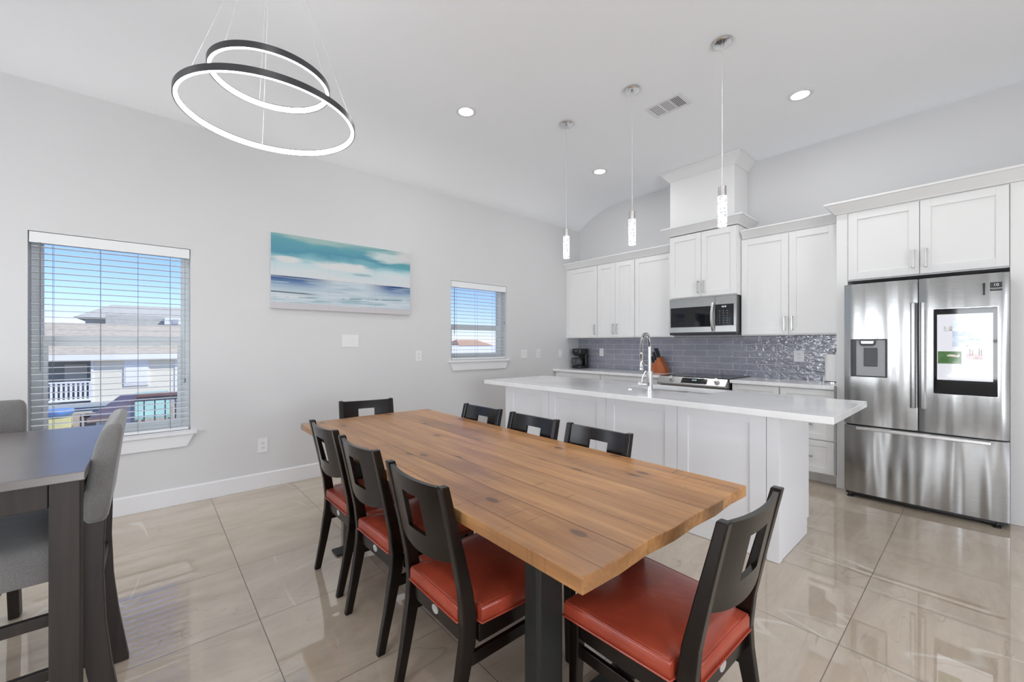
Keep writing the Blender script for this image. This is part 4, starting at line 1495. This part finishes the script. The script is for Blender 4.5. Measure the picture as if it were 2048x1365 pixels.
first = None
for i, (x, y, lab) in enumerate(((-3.02, 2.11, 'round recessed ceiling light nearest the ring chandelier'), (-3.02, 4.04, 'round recessed ceiling light above the left end of the kitchen run'), (-1.0, 4.04, 'round recessed ceiling light in front of the fridge cabinet'),
                                 (-1.0, 2.11, 'round recessed ceiling light above the right end of the table'), (-1.0, 0.1, 'round recessed ceiling light near the viewer'), (1.0, 2.11, 'round recessed ceiling light far right of the island'),
                                 (1.0, 0.1, 'round recessed ceiling light behind the viewer'), (-3.02, -1.8, 'round recessed ceiling light over the far end of the bar table'), (-1.0, -1.8, 'round recessed ceiling light at the room end'))):
    if first is None:
        first = thing('recessed_light', lab, 'ceiling light', (0, 0, 0), 0, 'recessed ceiling lights')
        MB().lathe([(0.064, CZ + 0.0005), (0.064, CZ - 0.003), (0.088, CZ - 0.004), (0.092, CZ + 0.0005)], (0, 0), 40).out('trim_ring', M['trim'], first, smooth=True)
        MB().lathe([(0.0, CZ - 0.004), (0.045, CZ - 0.0038), (0.0635, CZ - 0.002), (0.0635, CZ + 0.0005), (0.0, CZ + 0.0005)], (0, 0), 40).out('lens', M['led_soft'], first, smooth=True)
        first.location = (x, y, 0)
    else:
        dup(first, (x, y, 0), 0, lab)
    add_light('downlight', 'AREA', (x, y, CZ - 0.012), (x, y, 0), 6.0, (1, 1, 1), 0.12, shape='DISK')

# ceiling vent
vt = thing('ceiling_vent', 'rectangular white three section air register in the kitchen ceiling', 'vent', (-1.795, 3.365, CZ))
vx0, vx1, vy0, vy1 = -1.955, -1.635, 3.255, 3.475
vb = MB()
vb.box(vx0, vx1, vy0, vy0 + 0.03, CZ - 0.006, CZ - 0.0002).box(vx0, vx1, vy1 - 0.03, vy1, CZ - 0.006, CZ - 0.0002)
xs = [vx0, vx0 + 0.03, vx0 + 0.110, vx0 + 0.122, vx0 + 0.198, vx0 + 0.210, vx1 - 0.03, vx1]
for a, b_ in ((0, 1), (2, 3), (4, 5), (6, 7)):
    vb.box(xs[a], xs[b_], vy0 + 0.03, vy1 - 0.03, CZ - 0.006, CZ - 0.0002)
vb.out('frame', M['trim'], vt, bevel=0.001)
MB().box(vx0 + 0.03, vx1 - 0.03, vy0 + 0.03, vy1 - 0.03, CZ - 0.0018, CZ - 0.0006).out('opening', M['grille_dark'], vt)
gr = MB()
x = xs[1] + 0.008
while x < xs[2] - 0.004:
    gr.box(x, x + 0.009, vy0 + 0.03, vy1 - 0.03, CZ - 0.005, CZ - 0.002)
    x += 0.0155
y = vy0 + 0.036
while y < vy1 - 0.036:
    gr.box(xs[3], xs[4], y, y + 0.0035, CZ - 0.005, CZ - 0.002)
    y += 0.0105
x = xs[5] + 0.006
while x < xs[6] - 0.002:
    gr.box(x, x + 0.004, vy0 + 0.03, vy1 - 0.03, CZ - 0.005, CZ - 0.003)
    x += 0.014
y = vy0 + 0.045
while y < vy1 - 0.04:
    gr.box(xs[5], xs[6], y, y + 0.003, CZ - 0.0028, CZ - 0.0020)
    y += 0.025
gr.out('louvres', M['trim'], vt)

# ring chandelier
rc_ = Vector((-2.42, 0.478))
ch = thing('ring_chandelier', 'black two ring LED chandelier glowing over the table end', 'chandelier', (rc_.x, rc_.y, 2.43))


def ring(R, z, name):
    h, w = 0.029, 0.016
    mb = MB()
    n = 128
    prof = [(R, z), (R, z + h), (R - w, z + h), (R - w, z + h - 0.003), (R - 0.004, z + h - 0.003), (R - 0.004, z + 0.001), (R - 0.004, z)]
    rings_ = [[(rc_.x + r * math.cos(2 * PI * k / n), rc_.y + r * math.sin(2 * PI * k / n), zz) for r, zz in prof] for k in range(n)]
    mb.loft(rings_, False, True)
    o = mb.out(name, M['aluminium'], ch, smooth=True)
    mb = MB()
    prof = [(R - 0.009, z - 0.0015), (R - 0.0045, z + h - 0.0035), (R - w + 0.001, z + h - 0.0035), (R - w - 0.004, z + h * 0.5), (R - w - 0.003, z + 0.001), (R - w + 0.001, z - 0.0015)]
    rings_ = [[(rc_.x + r * math.cos(2 * PI * k / n), rc_.y + r * math.sin(2 * PI * k / n), zz) for r, zz in prof] for k in range(n)]
    mb.loft(rings_, False, True)
    mb.out('light_strip', M['led'], o, smooth=True)
    return o


r1_ = ring(0.40, 2.433, 'large_ring')
r2_ = ring(0.274, 2.622, 'small_ring')
MB().lathe([(0.0, CZ - 0.001), (0.11, CZ - 0.001), (0.11, CZ - 0.03), (0.0, CZ - 0.032)], (rc_.x, rc_.y), 48).out('canopy', M['aluminium'], ch, smooth=True)
for (R, z, angs) in ((0.392, 2.462, (299, 52, 176)), (0.266, 2.651, (305, 50, 182))):
    for a in angs:
        a = math.radians(a)
        x, y = rc_.x + R * math.cos(a), rc_.y + R * math.sin(a)
        MB().cyl((x, y, z), (rc_.x + 0.09 * math.cos(a), rc_.y + 0.09 * math.sin(a), CZ - 0.03), 0.0011, 6).cyl((x, y, z), (x, y, z + 0.01), 0.004, 8).out('suspension_wire', M['wire'], ch)

# ================================================================= DINING TABLE
tb = thing('dining_table', 'long rustic pine plank dining table with dark pedestal legs', 'table', (-1.77, 1.2025, 0))
tb.rotation_euler = (0, 0, math.radians(-0.6))
TL, TW = 2.372, 0.928
mb = MB()
bm = mb.bm
# top slab with slightly waney short ends
rows = 7
ys = [-TW / 2 + TW * k / rows for k in range(rows + 1)]
wr = [0, 0.004, -0.003, 0.005, 0.0, 0.006, -0.002, 0.003]
pts = [(TL / 2 + wr[k], ys[k]) for k in range(rows + 1)] + [(-TL / 2 - wr[k], ys[k]) for k in range(rows, -1, -1)]
mb.prism(pts, 'z', 0.0, 0.041)
top = mb.out('tabletop', M['table_wood'], None, bevel=0.004, seg=3)
top.parent = tb
top.location = (0, 0, 0.721)
for sx in (-1, 1):
    for sy in (-1, 1):
        m_ = MB()
        cx, cy = sx * 0.84, sy * 0.24
        m_.box(cx - 0.035, cx + 0.035, cy - 0.057, cy + 0.057, 0.012, 0.7)
        o_ = m_.out('leg', M['dark_metal'], None, bevel=0.012, seg=3)
        o_.parent = tb
    m_ = MB().box(sx * 0.84 - 0.05, sx * 0.84 + 0.05, -0.36, 0.36, 0.001, 0.0115)
    o_ = m_.out('foot_plate', M['dark_metal'], None, bevel=0.002)
    o_.parent = tb
    m_ = MB().box(sx * 0.84 - 0.045, sx * 0.84 + 0.045, -0.36, 0.36, 0.7005, 0.7205)
    o_ = m_.out('top_plate', M['dark_metal'], None, bevel=0.002)
    o_.parent = tb


# ================================================================= DINING CHAIRS
def leg_loft(sect, name, mat, parent, bevel=0.004):
    """sect: list of (z, x0,x1,y0,y1)"""
    rings_ = [[(x0, y0, z), (x1, y0, z), (x1, y1, z), (x0, y1, z)] for z, x0, x1, y0, y1 in sect]
    return MB().loft(rings_).out(name, mat, parent, bevel=bevel, local=True)


def dining_chair():
    t = thing('dining_chair', '', 'chair', (0, 0, 0))
    E_ = M['espresso']
    for s in (-1, 1):
        def X(a, b_):
            return (min(s * a, s * b_), max(s * a, s * b_))
        # rear post: swept foot, knee at the seat, raked back
        prof = [(0.0, -0.245, -0.213, 0.162, 0.188), (0.16, -0.215, -0.176, 0.163, 0.191), (0.33, -0.190, -0.138, 0.165, 0.196), (0.40, -0.186, -0.134, 0.166, 0.197), (0.50, -0.196, -0.150, 0.167, 0.198), (0.65, -0.226, -0.188, 0.169, 0.199), (0.78, -0.254, -0.222, 0.170, 0.200), (0.852, -0.270, -0.240, 0.170, 0.200)]
        leg_loft([(z, *X(xa, xb), y0, y1) for z, y0, y1, xa, xb in prof], 'rear_post', E_, t)
        leg_loft([(0.0, *X(0.190, 0.217), 0.195, 0.222), (0.33, *X(0.180, 0.217), 0.183, 0.222), (0.392, *X(0.180, 0.217), 0.183, 0.222)], 'front_leg', E_, t)
        MB().box(*X(0.180, 0.196), -0.155, 0.194, 0.262, 0.302).out('stretcher', E_, t, bevel=0.002, local=True)
    # seat rails
    MB().box(-0.164, 0.164, -0.172, -0.152, 0.325, 0.392).out('rear_rail', E_, t, bevel=0.002, local=True)
    MB().box(-0.179, 0.179, 0.198, 0.218, 0.335, 0.392).out('front_rail', E_, t, bevel=0.002, local=True)
    for s in (-1, 1):
        MB().box(min(s * 0.188, s * 0.207), max(s * 0.188, s * 0.207), -0.134, 0.182, 0.335, 0.392).out('side_rail', E_, t, bevel=0.002, local=True)
    # medallion
    m_ = MB()
    m_.loft([[(0.02 * math.cos(2 * PI * k / 24) , y, 0.358 + 0.015 * math.sin(2 * PI * k / 24)) for k in range(24)] for y in (-0.1722, -0.1745)])
    m_.out('medallion', M['silver_badge'], t, local=True)
    # cushion
    base_ = [(-0.228, 0.232), (0.228, 0.232), (0.212, -0.128), (0.163, -0.132), (0.160, -0.186), (-0.160, -0.186), (-0.163, -0.132), (-0.212, -0.128)]
    m_ = MB()
    rings_ = []

    def inset(g):
        out_ = []
        for (x, y) in base_:
            out_.append((x * (1 - g / 0.21), (y - 0.01) * (1 - g / 0.2) + 0.01))
        return out_
    # refine the outline for smooth shading
    def refine(pts_, k=4):
        r_ = []
        n_ = len(pts_)
        for i in range(n_):
            a, b_ = pts_[i], pts_[(i + 1) % n_]
            for j in range(k):
                r_.append((a[0] + (b_[0] - a[0]) * j / k, a[1] + (b_[1] - a[1]) * j / k))
        return r_
    for g, z in ((0.006, 0.3935), (0.0, 0.400), (0.0, 0.436), (0.004, 0.445), (0.014, 0.4495), (0.06, 0.458), (0.12, 0.462), (0.19, 0.463)):
        rings_.append([(x, y, z) for x, y in refine(inset(g))])
    m_.loft(rings_)
    cu = m_.out('seat_cushion', M['vinyl_red'], t, local=True, smooth=True)
    cu.modifiers['edges'].split_angle = math.radians(60)
    pp = [(x, y, 0.3985) for x, y in refine([(x * 1.012, y * 1.012) for x, y in base_], 6)]
    MB().tube(pp, 0.0035, 6, True).out('piping', M['vinyl_red'], cu, local=True, smooth=True)
    pp = [(x, y, 0.4445) for x, y in refine(inset(0.004), 6)]
    MB().tube(pp, 0.0022, 6, True).out('piping', M['vinyl_red'], cu, local=True, smooth=True)
    # curved back panel with a square opening
    hx = 0.060
    xs_ = [-0.170, -0.125, -0.09, -hx, -0.03, 0.0, 0.03, hx, 0.09, 0.125, 0.170]

    def yb(x, z):
        lean = -0.186 - 0.016 - (z - 0.5) * 0.21
        return lean - 0.020 * (1 - (x / 0.17) ** 2) + 0.010
    m_ = MB()
    bm_ = m_.bm
    zz = [0.600, 0.625, 0.652, 0.72, 0.784, 0.815, 0.846]
    V = {}
    for i, x in enumerate(xs_):
        for j, z in enumerate(zz):
            zq = z
            if j == 0:
                zq = z - 0.022 * (1 - (x / 0.17) ** 2)   # curved lower edge
            if j == len(zz) - 1:
                zq = z - 0.004 * (1 - (x / 0.17) ** 2)
            for k, off in enumerate((0.0, 0.016)):
                V[i, j, k] = bm_.verts.new((x, yb(x, z) + off, zq))
    nxs, nzs = len(xs_), len(zz)

    def solid(i, j):
        if i < 0 or j < 0 or i >= nxs - 1 or j >= nzs - 1:
            return False
        cx_ = (xs_[i] + xs_[i + 1]) / 2
        cz2 = (zz[j] + zz[j + 1]) / 2
        return not (abs(cx_) < hx and 0.652 < cz2 < 0.784)
    for i in range(nxs - 1):
        for j in range(nzs - 1):
            if not solid(i, j):
                continue
            bm_.faces.new((V[i, j, 0], V[i + 1, j, 0], V[i + 1, j + 1, 0], V[i, j + 1, 0]))
            bm_.faces.new((V[i, j, 1], V[i, j + 1, 1], V[i + 1, j + 1, 1], V[i + 1, j, 1]))
            for (di, dj, a, b_) in ((-1, 0, (i, j), (i, j + 1)), (1, 0, (i + 1, j), (i + 1, j + 1)), (0, -1, (i, j), (i + 1, j)), (0, 1, (i, j + 1), (i + 1, j + 1))):
                if not solid(i + di, j + dj):
                    bm_.faces.new((V[a[0], a[1], 0], V[b_[0], b_[1], 0], V[b_[0], b_[1], 1], V[a[0], a[1], 1]))
    for v_ in list(bm_.verts):
        if not v_.link_faces:
            bm_.verts.remove(v_)
    bp = m_.out('back_panel', E_, t, local=True, smooth=True)
    return t


dc = dining_chair()
GD = 'dining chairs around the table'
dc['group'] = GD
dc['label'] = 'dark chair with red seat, nearest of three along the near side'
dc.location = (-1.262, 0.925, 0)
dc.rotation_euler = (0, 0, math.radians(-0.5))
dup(dc, (-1.822, 0.945, 0), math.radians(1), 'dark chair with red seat, middle of three along the near side')
dup(dc, (-2.335, 0.955, 0), math.radians(0.5), 'dark chair with red seat, farthest of three along the near side')
dup(dc, (-2.286, 1.485, 0), math.radians(181.5), 'dark chair facing from the island side, leftmost of three there')
dup(dc, (-1.786, 1.49, 0), math.radians(181), 'dark chair facing from the island side, middle of three there')
dup(dc, (-1.309, 1.485, 0), math.radians(180.5), 'dark chair facing from the island side, nearest the fridge end')
dup(dc, (-2.905, 1.222, 0), math.radians(-100.7), 'dark chair at the table end beside the left wall')
dup(dc, (-0.668, 1.243, 0), math.radians(89), 'dark chair with red seat at the table end nearest the viewer')

# ================================================================= BAR TABLE AND CHAIRS
bt = thing('bar_table', 'counter height dark brown wooden table at the left edge', 'table', (-2.215, -0.9, 0))
MB().box(-2.69, -1.74, -1.70, -0.139, 0.884, 0.910).out('tabletop', M['bar_top'], bt, bevel=0.003)
bx0, bx1, by0, by1 = -2.670, -1.760, -1.665, -0.150
ap_ = MB()
ap_.box(bx1 - 0.022, bx1 - 0.002, by0 + 0.066, by1 - 0.066, 0.812, 0.8835).box(bx0 + 0.002, bx0 + 0.022, by0 + 0.066, by1 - 0.066, 0.812, 0.8835)
ap_.box(bx0 + 0.066, bx1 - 0.066, by1 - 0.022, by1 - 0.002, 0.812, 0.8835).box(bx0 + 0.066, bx1 - 0.066, by0 + 0.002, by0 + 0.022, 0.812, 0.8835)
ap_.out('apron', M['bar_wood'], bt, bevel=0.002)
for x in (bx0, bx1 - 0.065):
    for y in (by0, by1 - 0.065):
        MB().box(x, x + 0.065, y, y + 0.065, 0.001, 0.8835).out('leg', M['bar_wood'], bt, bevel=0.004)


def bar_chair():
    t = thing('bar_chair', '', 'chair', (0, 0, 0))
    B_ = M['bar_wood']
    for s in (-1, 1):
        def X(a, b_):
            return (min(s * a, s * b_), max(s * a, s * b_))
        prof = [(0.001, -0.296, -0.240), (0.10, -0.281, -0.222), (0.22, -0.264, -0.203), (0.36, -0.250, -0.188), (0.52, -0.244, -0.184), (0.66, -0.247, -0.190), (0.76, -0.252, -0.205)]
        leg_loft([(z, *X(0.175, 0.212), y0, y1) for z, y0, y1 in prof], 'rear_leg', B_, t, 0.003)
        leg_loft([(0.001, *X(0.180, 0.212), 0.185, 0.217), (0.55, *X(0.170, 0.212), 0.175, 0.217)], 'front_leg', B_, t, 0.003)
        MB().box(*X(0.184, 0.204), -0.20, 0.178, 0.405, 0.44).out('stretcher', B_, t, bevel=0.002, local=True)
        MB().box(*X(0.184, 0.204), -0.23, 0.18, 0.235, 0.27).out('stretcher', B_, t, bevel=0.002, local=True)
    MB().box(-0.18, 0.18, 0.19, 0.212, 0.20, 0.24).out('footrest', B_, t, bevel=0.002, local=True)
    MB().box(-0.174, 0.174, -0.235, -0.215, 0.46, 0.50).out('stretcher', B_, t, bevel=0.002, local=True)
    m_ = MB()
    rings_ = []
    for g, z in ((0.004, 0.552), (0.0, 0.56), (0.0, 0.63), (0.008, 0.655), (0.03, 0.668), (0.10, 0.675)):
        rings_.append([(p[0], p[1], z) for p in rrect(-0.228 + g, 0.228 - g, -0.172 + g * 0.9, 0.235 - g, 0.03, 5)])
    m_.loft(rings_).out('seat_cushion', M['fabric'], t, smooth=True, local=True).modifiers['edges'].split_angle = math.radians(60)
    # upholstered back, leaning, rounded top
    m_ = MB()
    rings_ = []
    for z, yc, th, hw in ((0.705, -0.226, 0.046, 0.222), (0.72, -0.226, 0.060, 0.230), (0.80, -0.232, 0.066, 0.232), (0.90, -0.245, 0.064, 0.232), (0.96, -0.256, 0.060, 0.231), (0.995, -0.264, 0.052, 0.228), (1.012, -0.269, 0.038, 0.220), (1.019, -0.272, 0.018, 0.208)):
        rings_.append([(p[0], p[1], z) for p in rrect(-hw, hw, yc - th / 2, yc + th / 2, min(0.02, th * 0.45), 4)])
    m_.loft(rings_).out('backrest', M['fabric'], t, smooth=True, local=True).modifiers['edges'].split_angle = math.radians(60)
    return t


bc = bar_chair()
GB = 'grey upholstered bar chairs'
bc['group'] = GB
bc['label'] = 'grey fabric bar chair at the table end, seen side on before the window'
bc.location = (-2.12, -0.355, 0)
bc.rotation_euler = (0, 0, math.radians(180))
dup(bc, (-2.74, -0.665, 0), math.radians(-90), 'grey fabric bar chair behind the bar table at the photo edge')
bpy.context.view_layer.update()

# ================================================================= OUTSIDE
gnd = MB().box(-160, -4.6, -80, 120, -3.4, -3.2).out('floor_outside', M['ground'])
struct(gnd)
HX = -28.0
H = thing('neighbour_house', 'pale sided stilt house with brown shingle roof outside the large window', 'house', (HX, 0, -3.2))


def Q(y, z):
    return (2 * y, 1.284 + 2 * (z - 1.284))


def bx_ext(x0, x1, a, b_, name, mat, parent, **k):
    (y0, z0), (y1, z1) = Q(*a), Q(*b_)
    return MB().box(x0, x1, min(y0, y1), max(y0, y1), min(z0, z1), max(z0, z1)).out(name, mat, parent, **k)


bx_ext(HX - 6, HX, (-0.985, -0.12), (0.52, 0.99), 'siding_wall', M['siding'], H)
bx_ext(HX - 0.2, HX + 0.04, (0.52, -0.12), (0.58, 0.99), 'corner_trim', M['ext_white'], H)
bx_ext(HX - 0.2, HX + 0.04, (-1.03, -0.12), (-0.985, 0.99), 'corner_trim', M['ext_white'], H)
wn_ = bx_ext(HX, HX + 0.06, (-0.454, 0.245), (0.01, 0.975), 'shutter_window', M['ext_white'], H)
bx_ext(HX + 0.061, HX + 0.075, (-0.43, 0.28), (-0.015, 0.95), 'shutter_panel', M['plate'], wn_)
bx_ext(HX - 7, HX + 0.3, (-3.0, -0.20), (0.6, -0.12), 'deck_edge', M['ext_grey'], H)
# porch recess wall and openings
bx_ext(HX - 3.0, HX - 2.8, (-3.0, -0.12), (-0.985, 0.99), 'porch_wall', M['ext_grey'], H)
bx_ext(HX - 2.79, HX - 2.75, (-1.6, 0.1), (-1.2, 0.75), 'porch_door', M['ext_white'], H)
rl = MB()
(y0, z0), (y1, z1) = Q(-3.0, -0.06), Q(-1.03, 0.40)
rl.box(HX - 0.05, HX + 0.05, y0, y1, z1 - 0.07, z1).box(HX - 0.05, HX + 0.05, y0, y1, z0, z0 + 0.1)
y = y0
while y < y1:
    rl.box(HX - 0.03, HX + 0.03, y, y + 0.075, z0 + 0.1, z1 - 0.07)
    y += 0.155
rl.out('porch_railing', M['ext_white'], H)
# lower roof: slab sloping back
(ye0, ze), (yr0, zr) = Q(-3.2, 0.995), Q(-3.2, 1.915)
yeR = Q(0.62, 0)[0]
MB().prism([(HX + 0.28, 0.62 + 0.0), (HX + 0.28, 0.62 + 0.12), (HX - 6, 2.46), (HX - 6, 2.30)], 'y', -8.0, 2.9).out('lower_roof', M['shingle_brown'], H)
MB().box(HX + 0.281, HX + 0.33, -8.0, 1.95, 0.50, 0.80).out('fascia', M['ext_white'], H)
# upper hip roof, dormer
ux = -38.0
k_ = 38.0 / 24.0


def U(y, z):
    return (y * k_, 1.284 + (z - 1.284) * k_)


(a0, b0), (a1, b1), (a2, b2) = U(-2.28, 2.36), U(-1.279, 2.87), U(3.0, 2.87)
mb = MB()
bm = mb.bm
f0 = [bm.verts.new(p) for p in ((ux, a0, b0 - 0.0), (ux, a2, b0), (ux - 8, a2, b0), (ux - 8, a0, b0))]
r0 = [bm.verts.new(p) for p in ((ux - 4, a1, b1 + 0.35), (ux - 4, a2, b1 + 0.35))]
for f in ((f0[0], f0[1], r0[1], r0[0]), (f0[1], f0[2], r0[1]), (f0[2], f0[3], r0[0], r0[1]), (f0[3], f0[0], r0[0]), (f0[3], f0[2], f0[1], f0[0])):
    bm.faces.new(f)
mb.out('upper_roof', M['shingle_grey'], H)
(e0, g0), (e1, g1) = U(-1.95, 2.0), U(3.0, 2.36)
MB().box(ux - 7.5, ux - 0.5, e0, U(-1.28, 0)[0], g0 - 1.2, g1 - 0.03).out('upper_wall', M['siding'], H)
MB().box(ux - 7.6, ux + 1.6, U(-1.28, 0)[0], e1, g0 - 1.2, g1 + 0.15).out('upper_block', M['shingle_grey'], H)
dm = MB().box(ux + 1.61, ux + 2.4, U(0.50, 0)[0], U(2.0, 0)[0], U(0, 2.09)[1], U(0, 2.36)[1]).out('dormer', M['ext_white'], H)
MB().box(ux + 2.41, ux + 2.45, U(0.75, 0)[0], U(0.95, 0)[0], U(0, 2.13)[1], U(0, 2.31)[1]).out('pane', M['ext_grey'], dm)
for y in (-4.2, -2.0, 0.0, 1.1):
    MB().box(HX - 0.2, HX + 0.1, y, y + 0.25, -3.199, -1.69).out('stilt', M['ext_grey'], H)

# paling fence under the house
fn = MB()
y = -3.2
while y < 0.9:
    fn.box(-27.3, -27.22, y, y + 0.24, -3.199, -1.9)
    y += 0.30
fn.box(-27.4, -27.301, -3.2, 0.9, -2.9, -2.75).box(-27.4, -27.301, -3.2, 0.9, -2.2, -2.08)
tag(fn.out('picket_fence', M['ext_wood']), 'weathered brown picket fence beneath the neighbouring house', 'fence')

# boat, bins, yellow crate
m_ = MB()
m_.loft([[(-24 + x, -2.65 + 0.42 * s_ * math.cos(a), -1.25 + z) for (x, z) in [(0.3 * math.sin(a), 0)]][0:1] * 1 for a in []] or [[(-24.3, -2.9, -1.4), (-23.7, -2.9, -1.4), (-23.7, -2.4, -1.4), (-24.3, -2.4, -1.4)], [(-24.4, -3.0, -1.2), (-23.6, -3.0, -1.2), (-23.6, -2.3, -1.2), (-24.4, -2.3, -1.2)]]) if False else m_.lathe([(0.0, -1.62), (0.25, -1.60), (0.42, -1.48), (0.46, -1.36), (0.40, -1.30), (0.0, -1.28)], (-24.0, -2.66), 24)
bo = m_.out('inflatable_boat', M['blue'], None, smooth=True)
tag(bo, 'small blue round boat stored on a yellow stand outside', 'boat')
ys_ = MB().box(-24.35, -23.65, -2.98, -2.3, -3.199, -1.63).out('yellow_stand', M['yellow'], None, bevel=0.02)
tag(ys_, 'yellow storage stand beneath the blue boat outside', 'stand')
gi = 0
for (y, lab) in ((-1.72, 'dark waste bin outside, directly right of the boat'), (-1.2, 'dark waste bin outside, farther right beside the house stilt')):
    t = thing('waste_bin', lab, 'bin', (-24, y, -3.2))
    MB().loft([[(-24.22, y - 0.18, -3.199), (-23.78, y - 0.18, -3.199), (-23.78, y + 0.18, -3.199), (-24.22, y + 0.18, -3.199)], [(-24.27, y - 0.22, -1.66), (-23.73, y - 0.22, -1.66), (-23.73, y + 0.22, -1.66), (-24.27, y + 0.22, -1.66)]]).out('body', M['dark_grey'], t)
    MB().box(-24.29, -23.71, y - 0.24, y + 0.24, -1.655, -1.58).out('lid', M['black'], t, bevel=0.02)

# our own deck railing outside the large window
dk = thing('deck_railing', 'white deck railing with reddish wooden cap just outside the window', 'railing', (-6.5, 0, -0.3))
MB().box(-6.57, -6.43, -0.24, 1.6, 0.665, 0.70).out('cap_rail', M['ext_red'], dk, bevel=0.004)
MB().loft([[(-6.43, -0.24, 0.70), (-6.43, -0.10, 0.70), (-6.43, -0.10, 0.665), (-6.43, -0.24, 0.665)], [(-4.6, -0.36, 0.70), (-4.6, -0.22, 0.70), (-4.6, -0.22, 0.665), (-4.6, -0.36, 0.665)]]).out('cap_rail', M['ext_red'], dk)
mb = MB().box(-6.52, -6.48, -0.2, 1.6, 0.61, 0.6645).box(-6.52, -6.48, -0.2, 1.6, 0.30, 0.34)
y = -0.14
while y < 1.6:
    mb.box(-6.51, -6.49, y, y + 0.012, 0.34, 0.61)
    y += 0.095
mb.out('balusters', M['ext_grey'], dk)
MB().box(-6.56, -6.44, -0.23, -0.12, -0.299, 0.664).out('post', M['ext_white'], dk)
MB().loft([[(-6.43, -0.19, 0.664), (-6.43, -0.15, 0.664), (-6.43, -0.15, 0.35), (-6.43, -0.19, 0.35)], [(-4.6, -0.31, 0.664), (-4.6, -0.27, 0.664), (-4.6, -0.27, 0.35), (-4.6, -0.31, 0.35)]]).out('side_board', M['ext_white'], dk)
dkf = MB().box(-9.2, -4.6, -0.4, 3.2, -0.42, -0.301).out('floor_deck', M['ext_red'])
struct(dkf)
# teal lounge chairs beyond
for i, (x, y, lab) in enumerate(((-8.4, 0.05, 'teal folding deck chair outside, left one'), (-8.4, 0.62, 'teal folding deck chair outside, right one'))):
    t = thing('deck_chair', lab, 'chair', (x, y, -0.3))
    MB().loft([[(x - 0.3, y - 0.22, 0.12), (x - 0.3, y + 0.22, 0.12), (x - 0.3, y + 0.22, 0.15), (x - 0.3, y - 0.22, 0.15)], [(x + 0.25, y - 0.22, 0.17), (x + 0.25, y + 0.22, 0.17), (x + 0.25, y + 0.22, 0.2), (x + 0.25, y - 0.22, 0.2)]]).out('seat', M['teal'], t)
    MB().loft([[(x - 0.3, y - 0.22, 0.15), (x - 0.3, y + 0.22, 0.15), (x - 0.33, y + 0.22, 0.15), (x - 0.33, y - 0.22, 0.15)], [(x - 0.6, y - 0.2, 0.5), (x - 0.6, y + 0.2, 0.5), (x - 0.63, y + 0.2, 0.5), (x - 0.63, y - 0.2, 0.5)]]).out('backrest', M['teal'], t)
    for (lx, ly) in ((-0.28, -0.2), (-0.28, 0.18), (0.2, -0.2), (0.2, 0.18)):
        MB().box(x + lx, x + lx + 0.03, y + ly, y + ly + 0.03, -0.299, 0.115 + (0.04 if lx > 0 else 0)).out('leg', M['teal'], t)

# houses seen through the small window
h2 = thing('distant_house', 'white walled house with tan hip roof seen through the small window', 'house', (-60, 43, -3.2))
MB().box(-66, -60, 36, 50, -3.199, 1.0).out('wall', M['ext_white'], h2)
mb = MB()
bm = mb.bm
f0 = [bm.verts.new(p) for p in ((-59.9, 40.4, 1.01), (-59.9, 47.9, 1.01), (-66.5, 47.9, 1.01), (-66.5, 40.4, 1.01))]
r0 = [bm.verts.new(p) for p in ((-63, 41.9, 2.0), (-63, 46.4, 2.0))]
for f in ((f0[0], f0[1], r0[1], r0[0]), (f0[1], f0[2], r0[1]), (f0[2], f0[3], r0[0], r0[1]), (f0[3], f0[0], r0[0]), (f0[3], f0[2], f0[1], f0[0])):
    bm.faces.new(f)
mb.out('roof', M['shingle_tan'], h2)
bpy.context.view_layer.update()
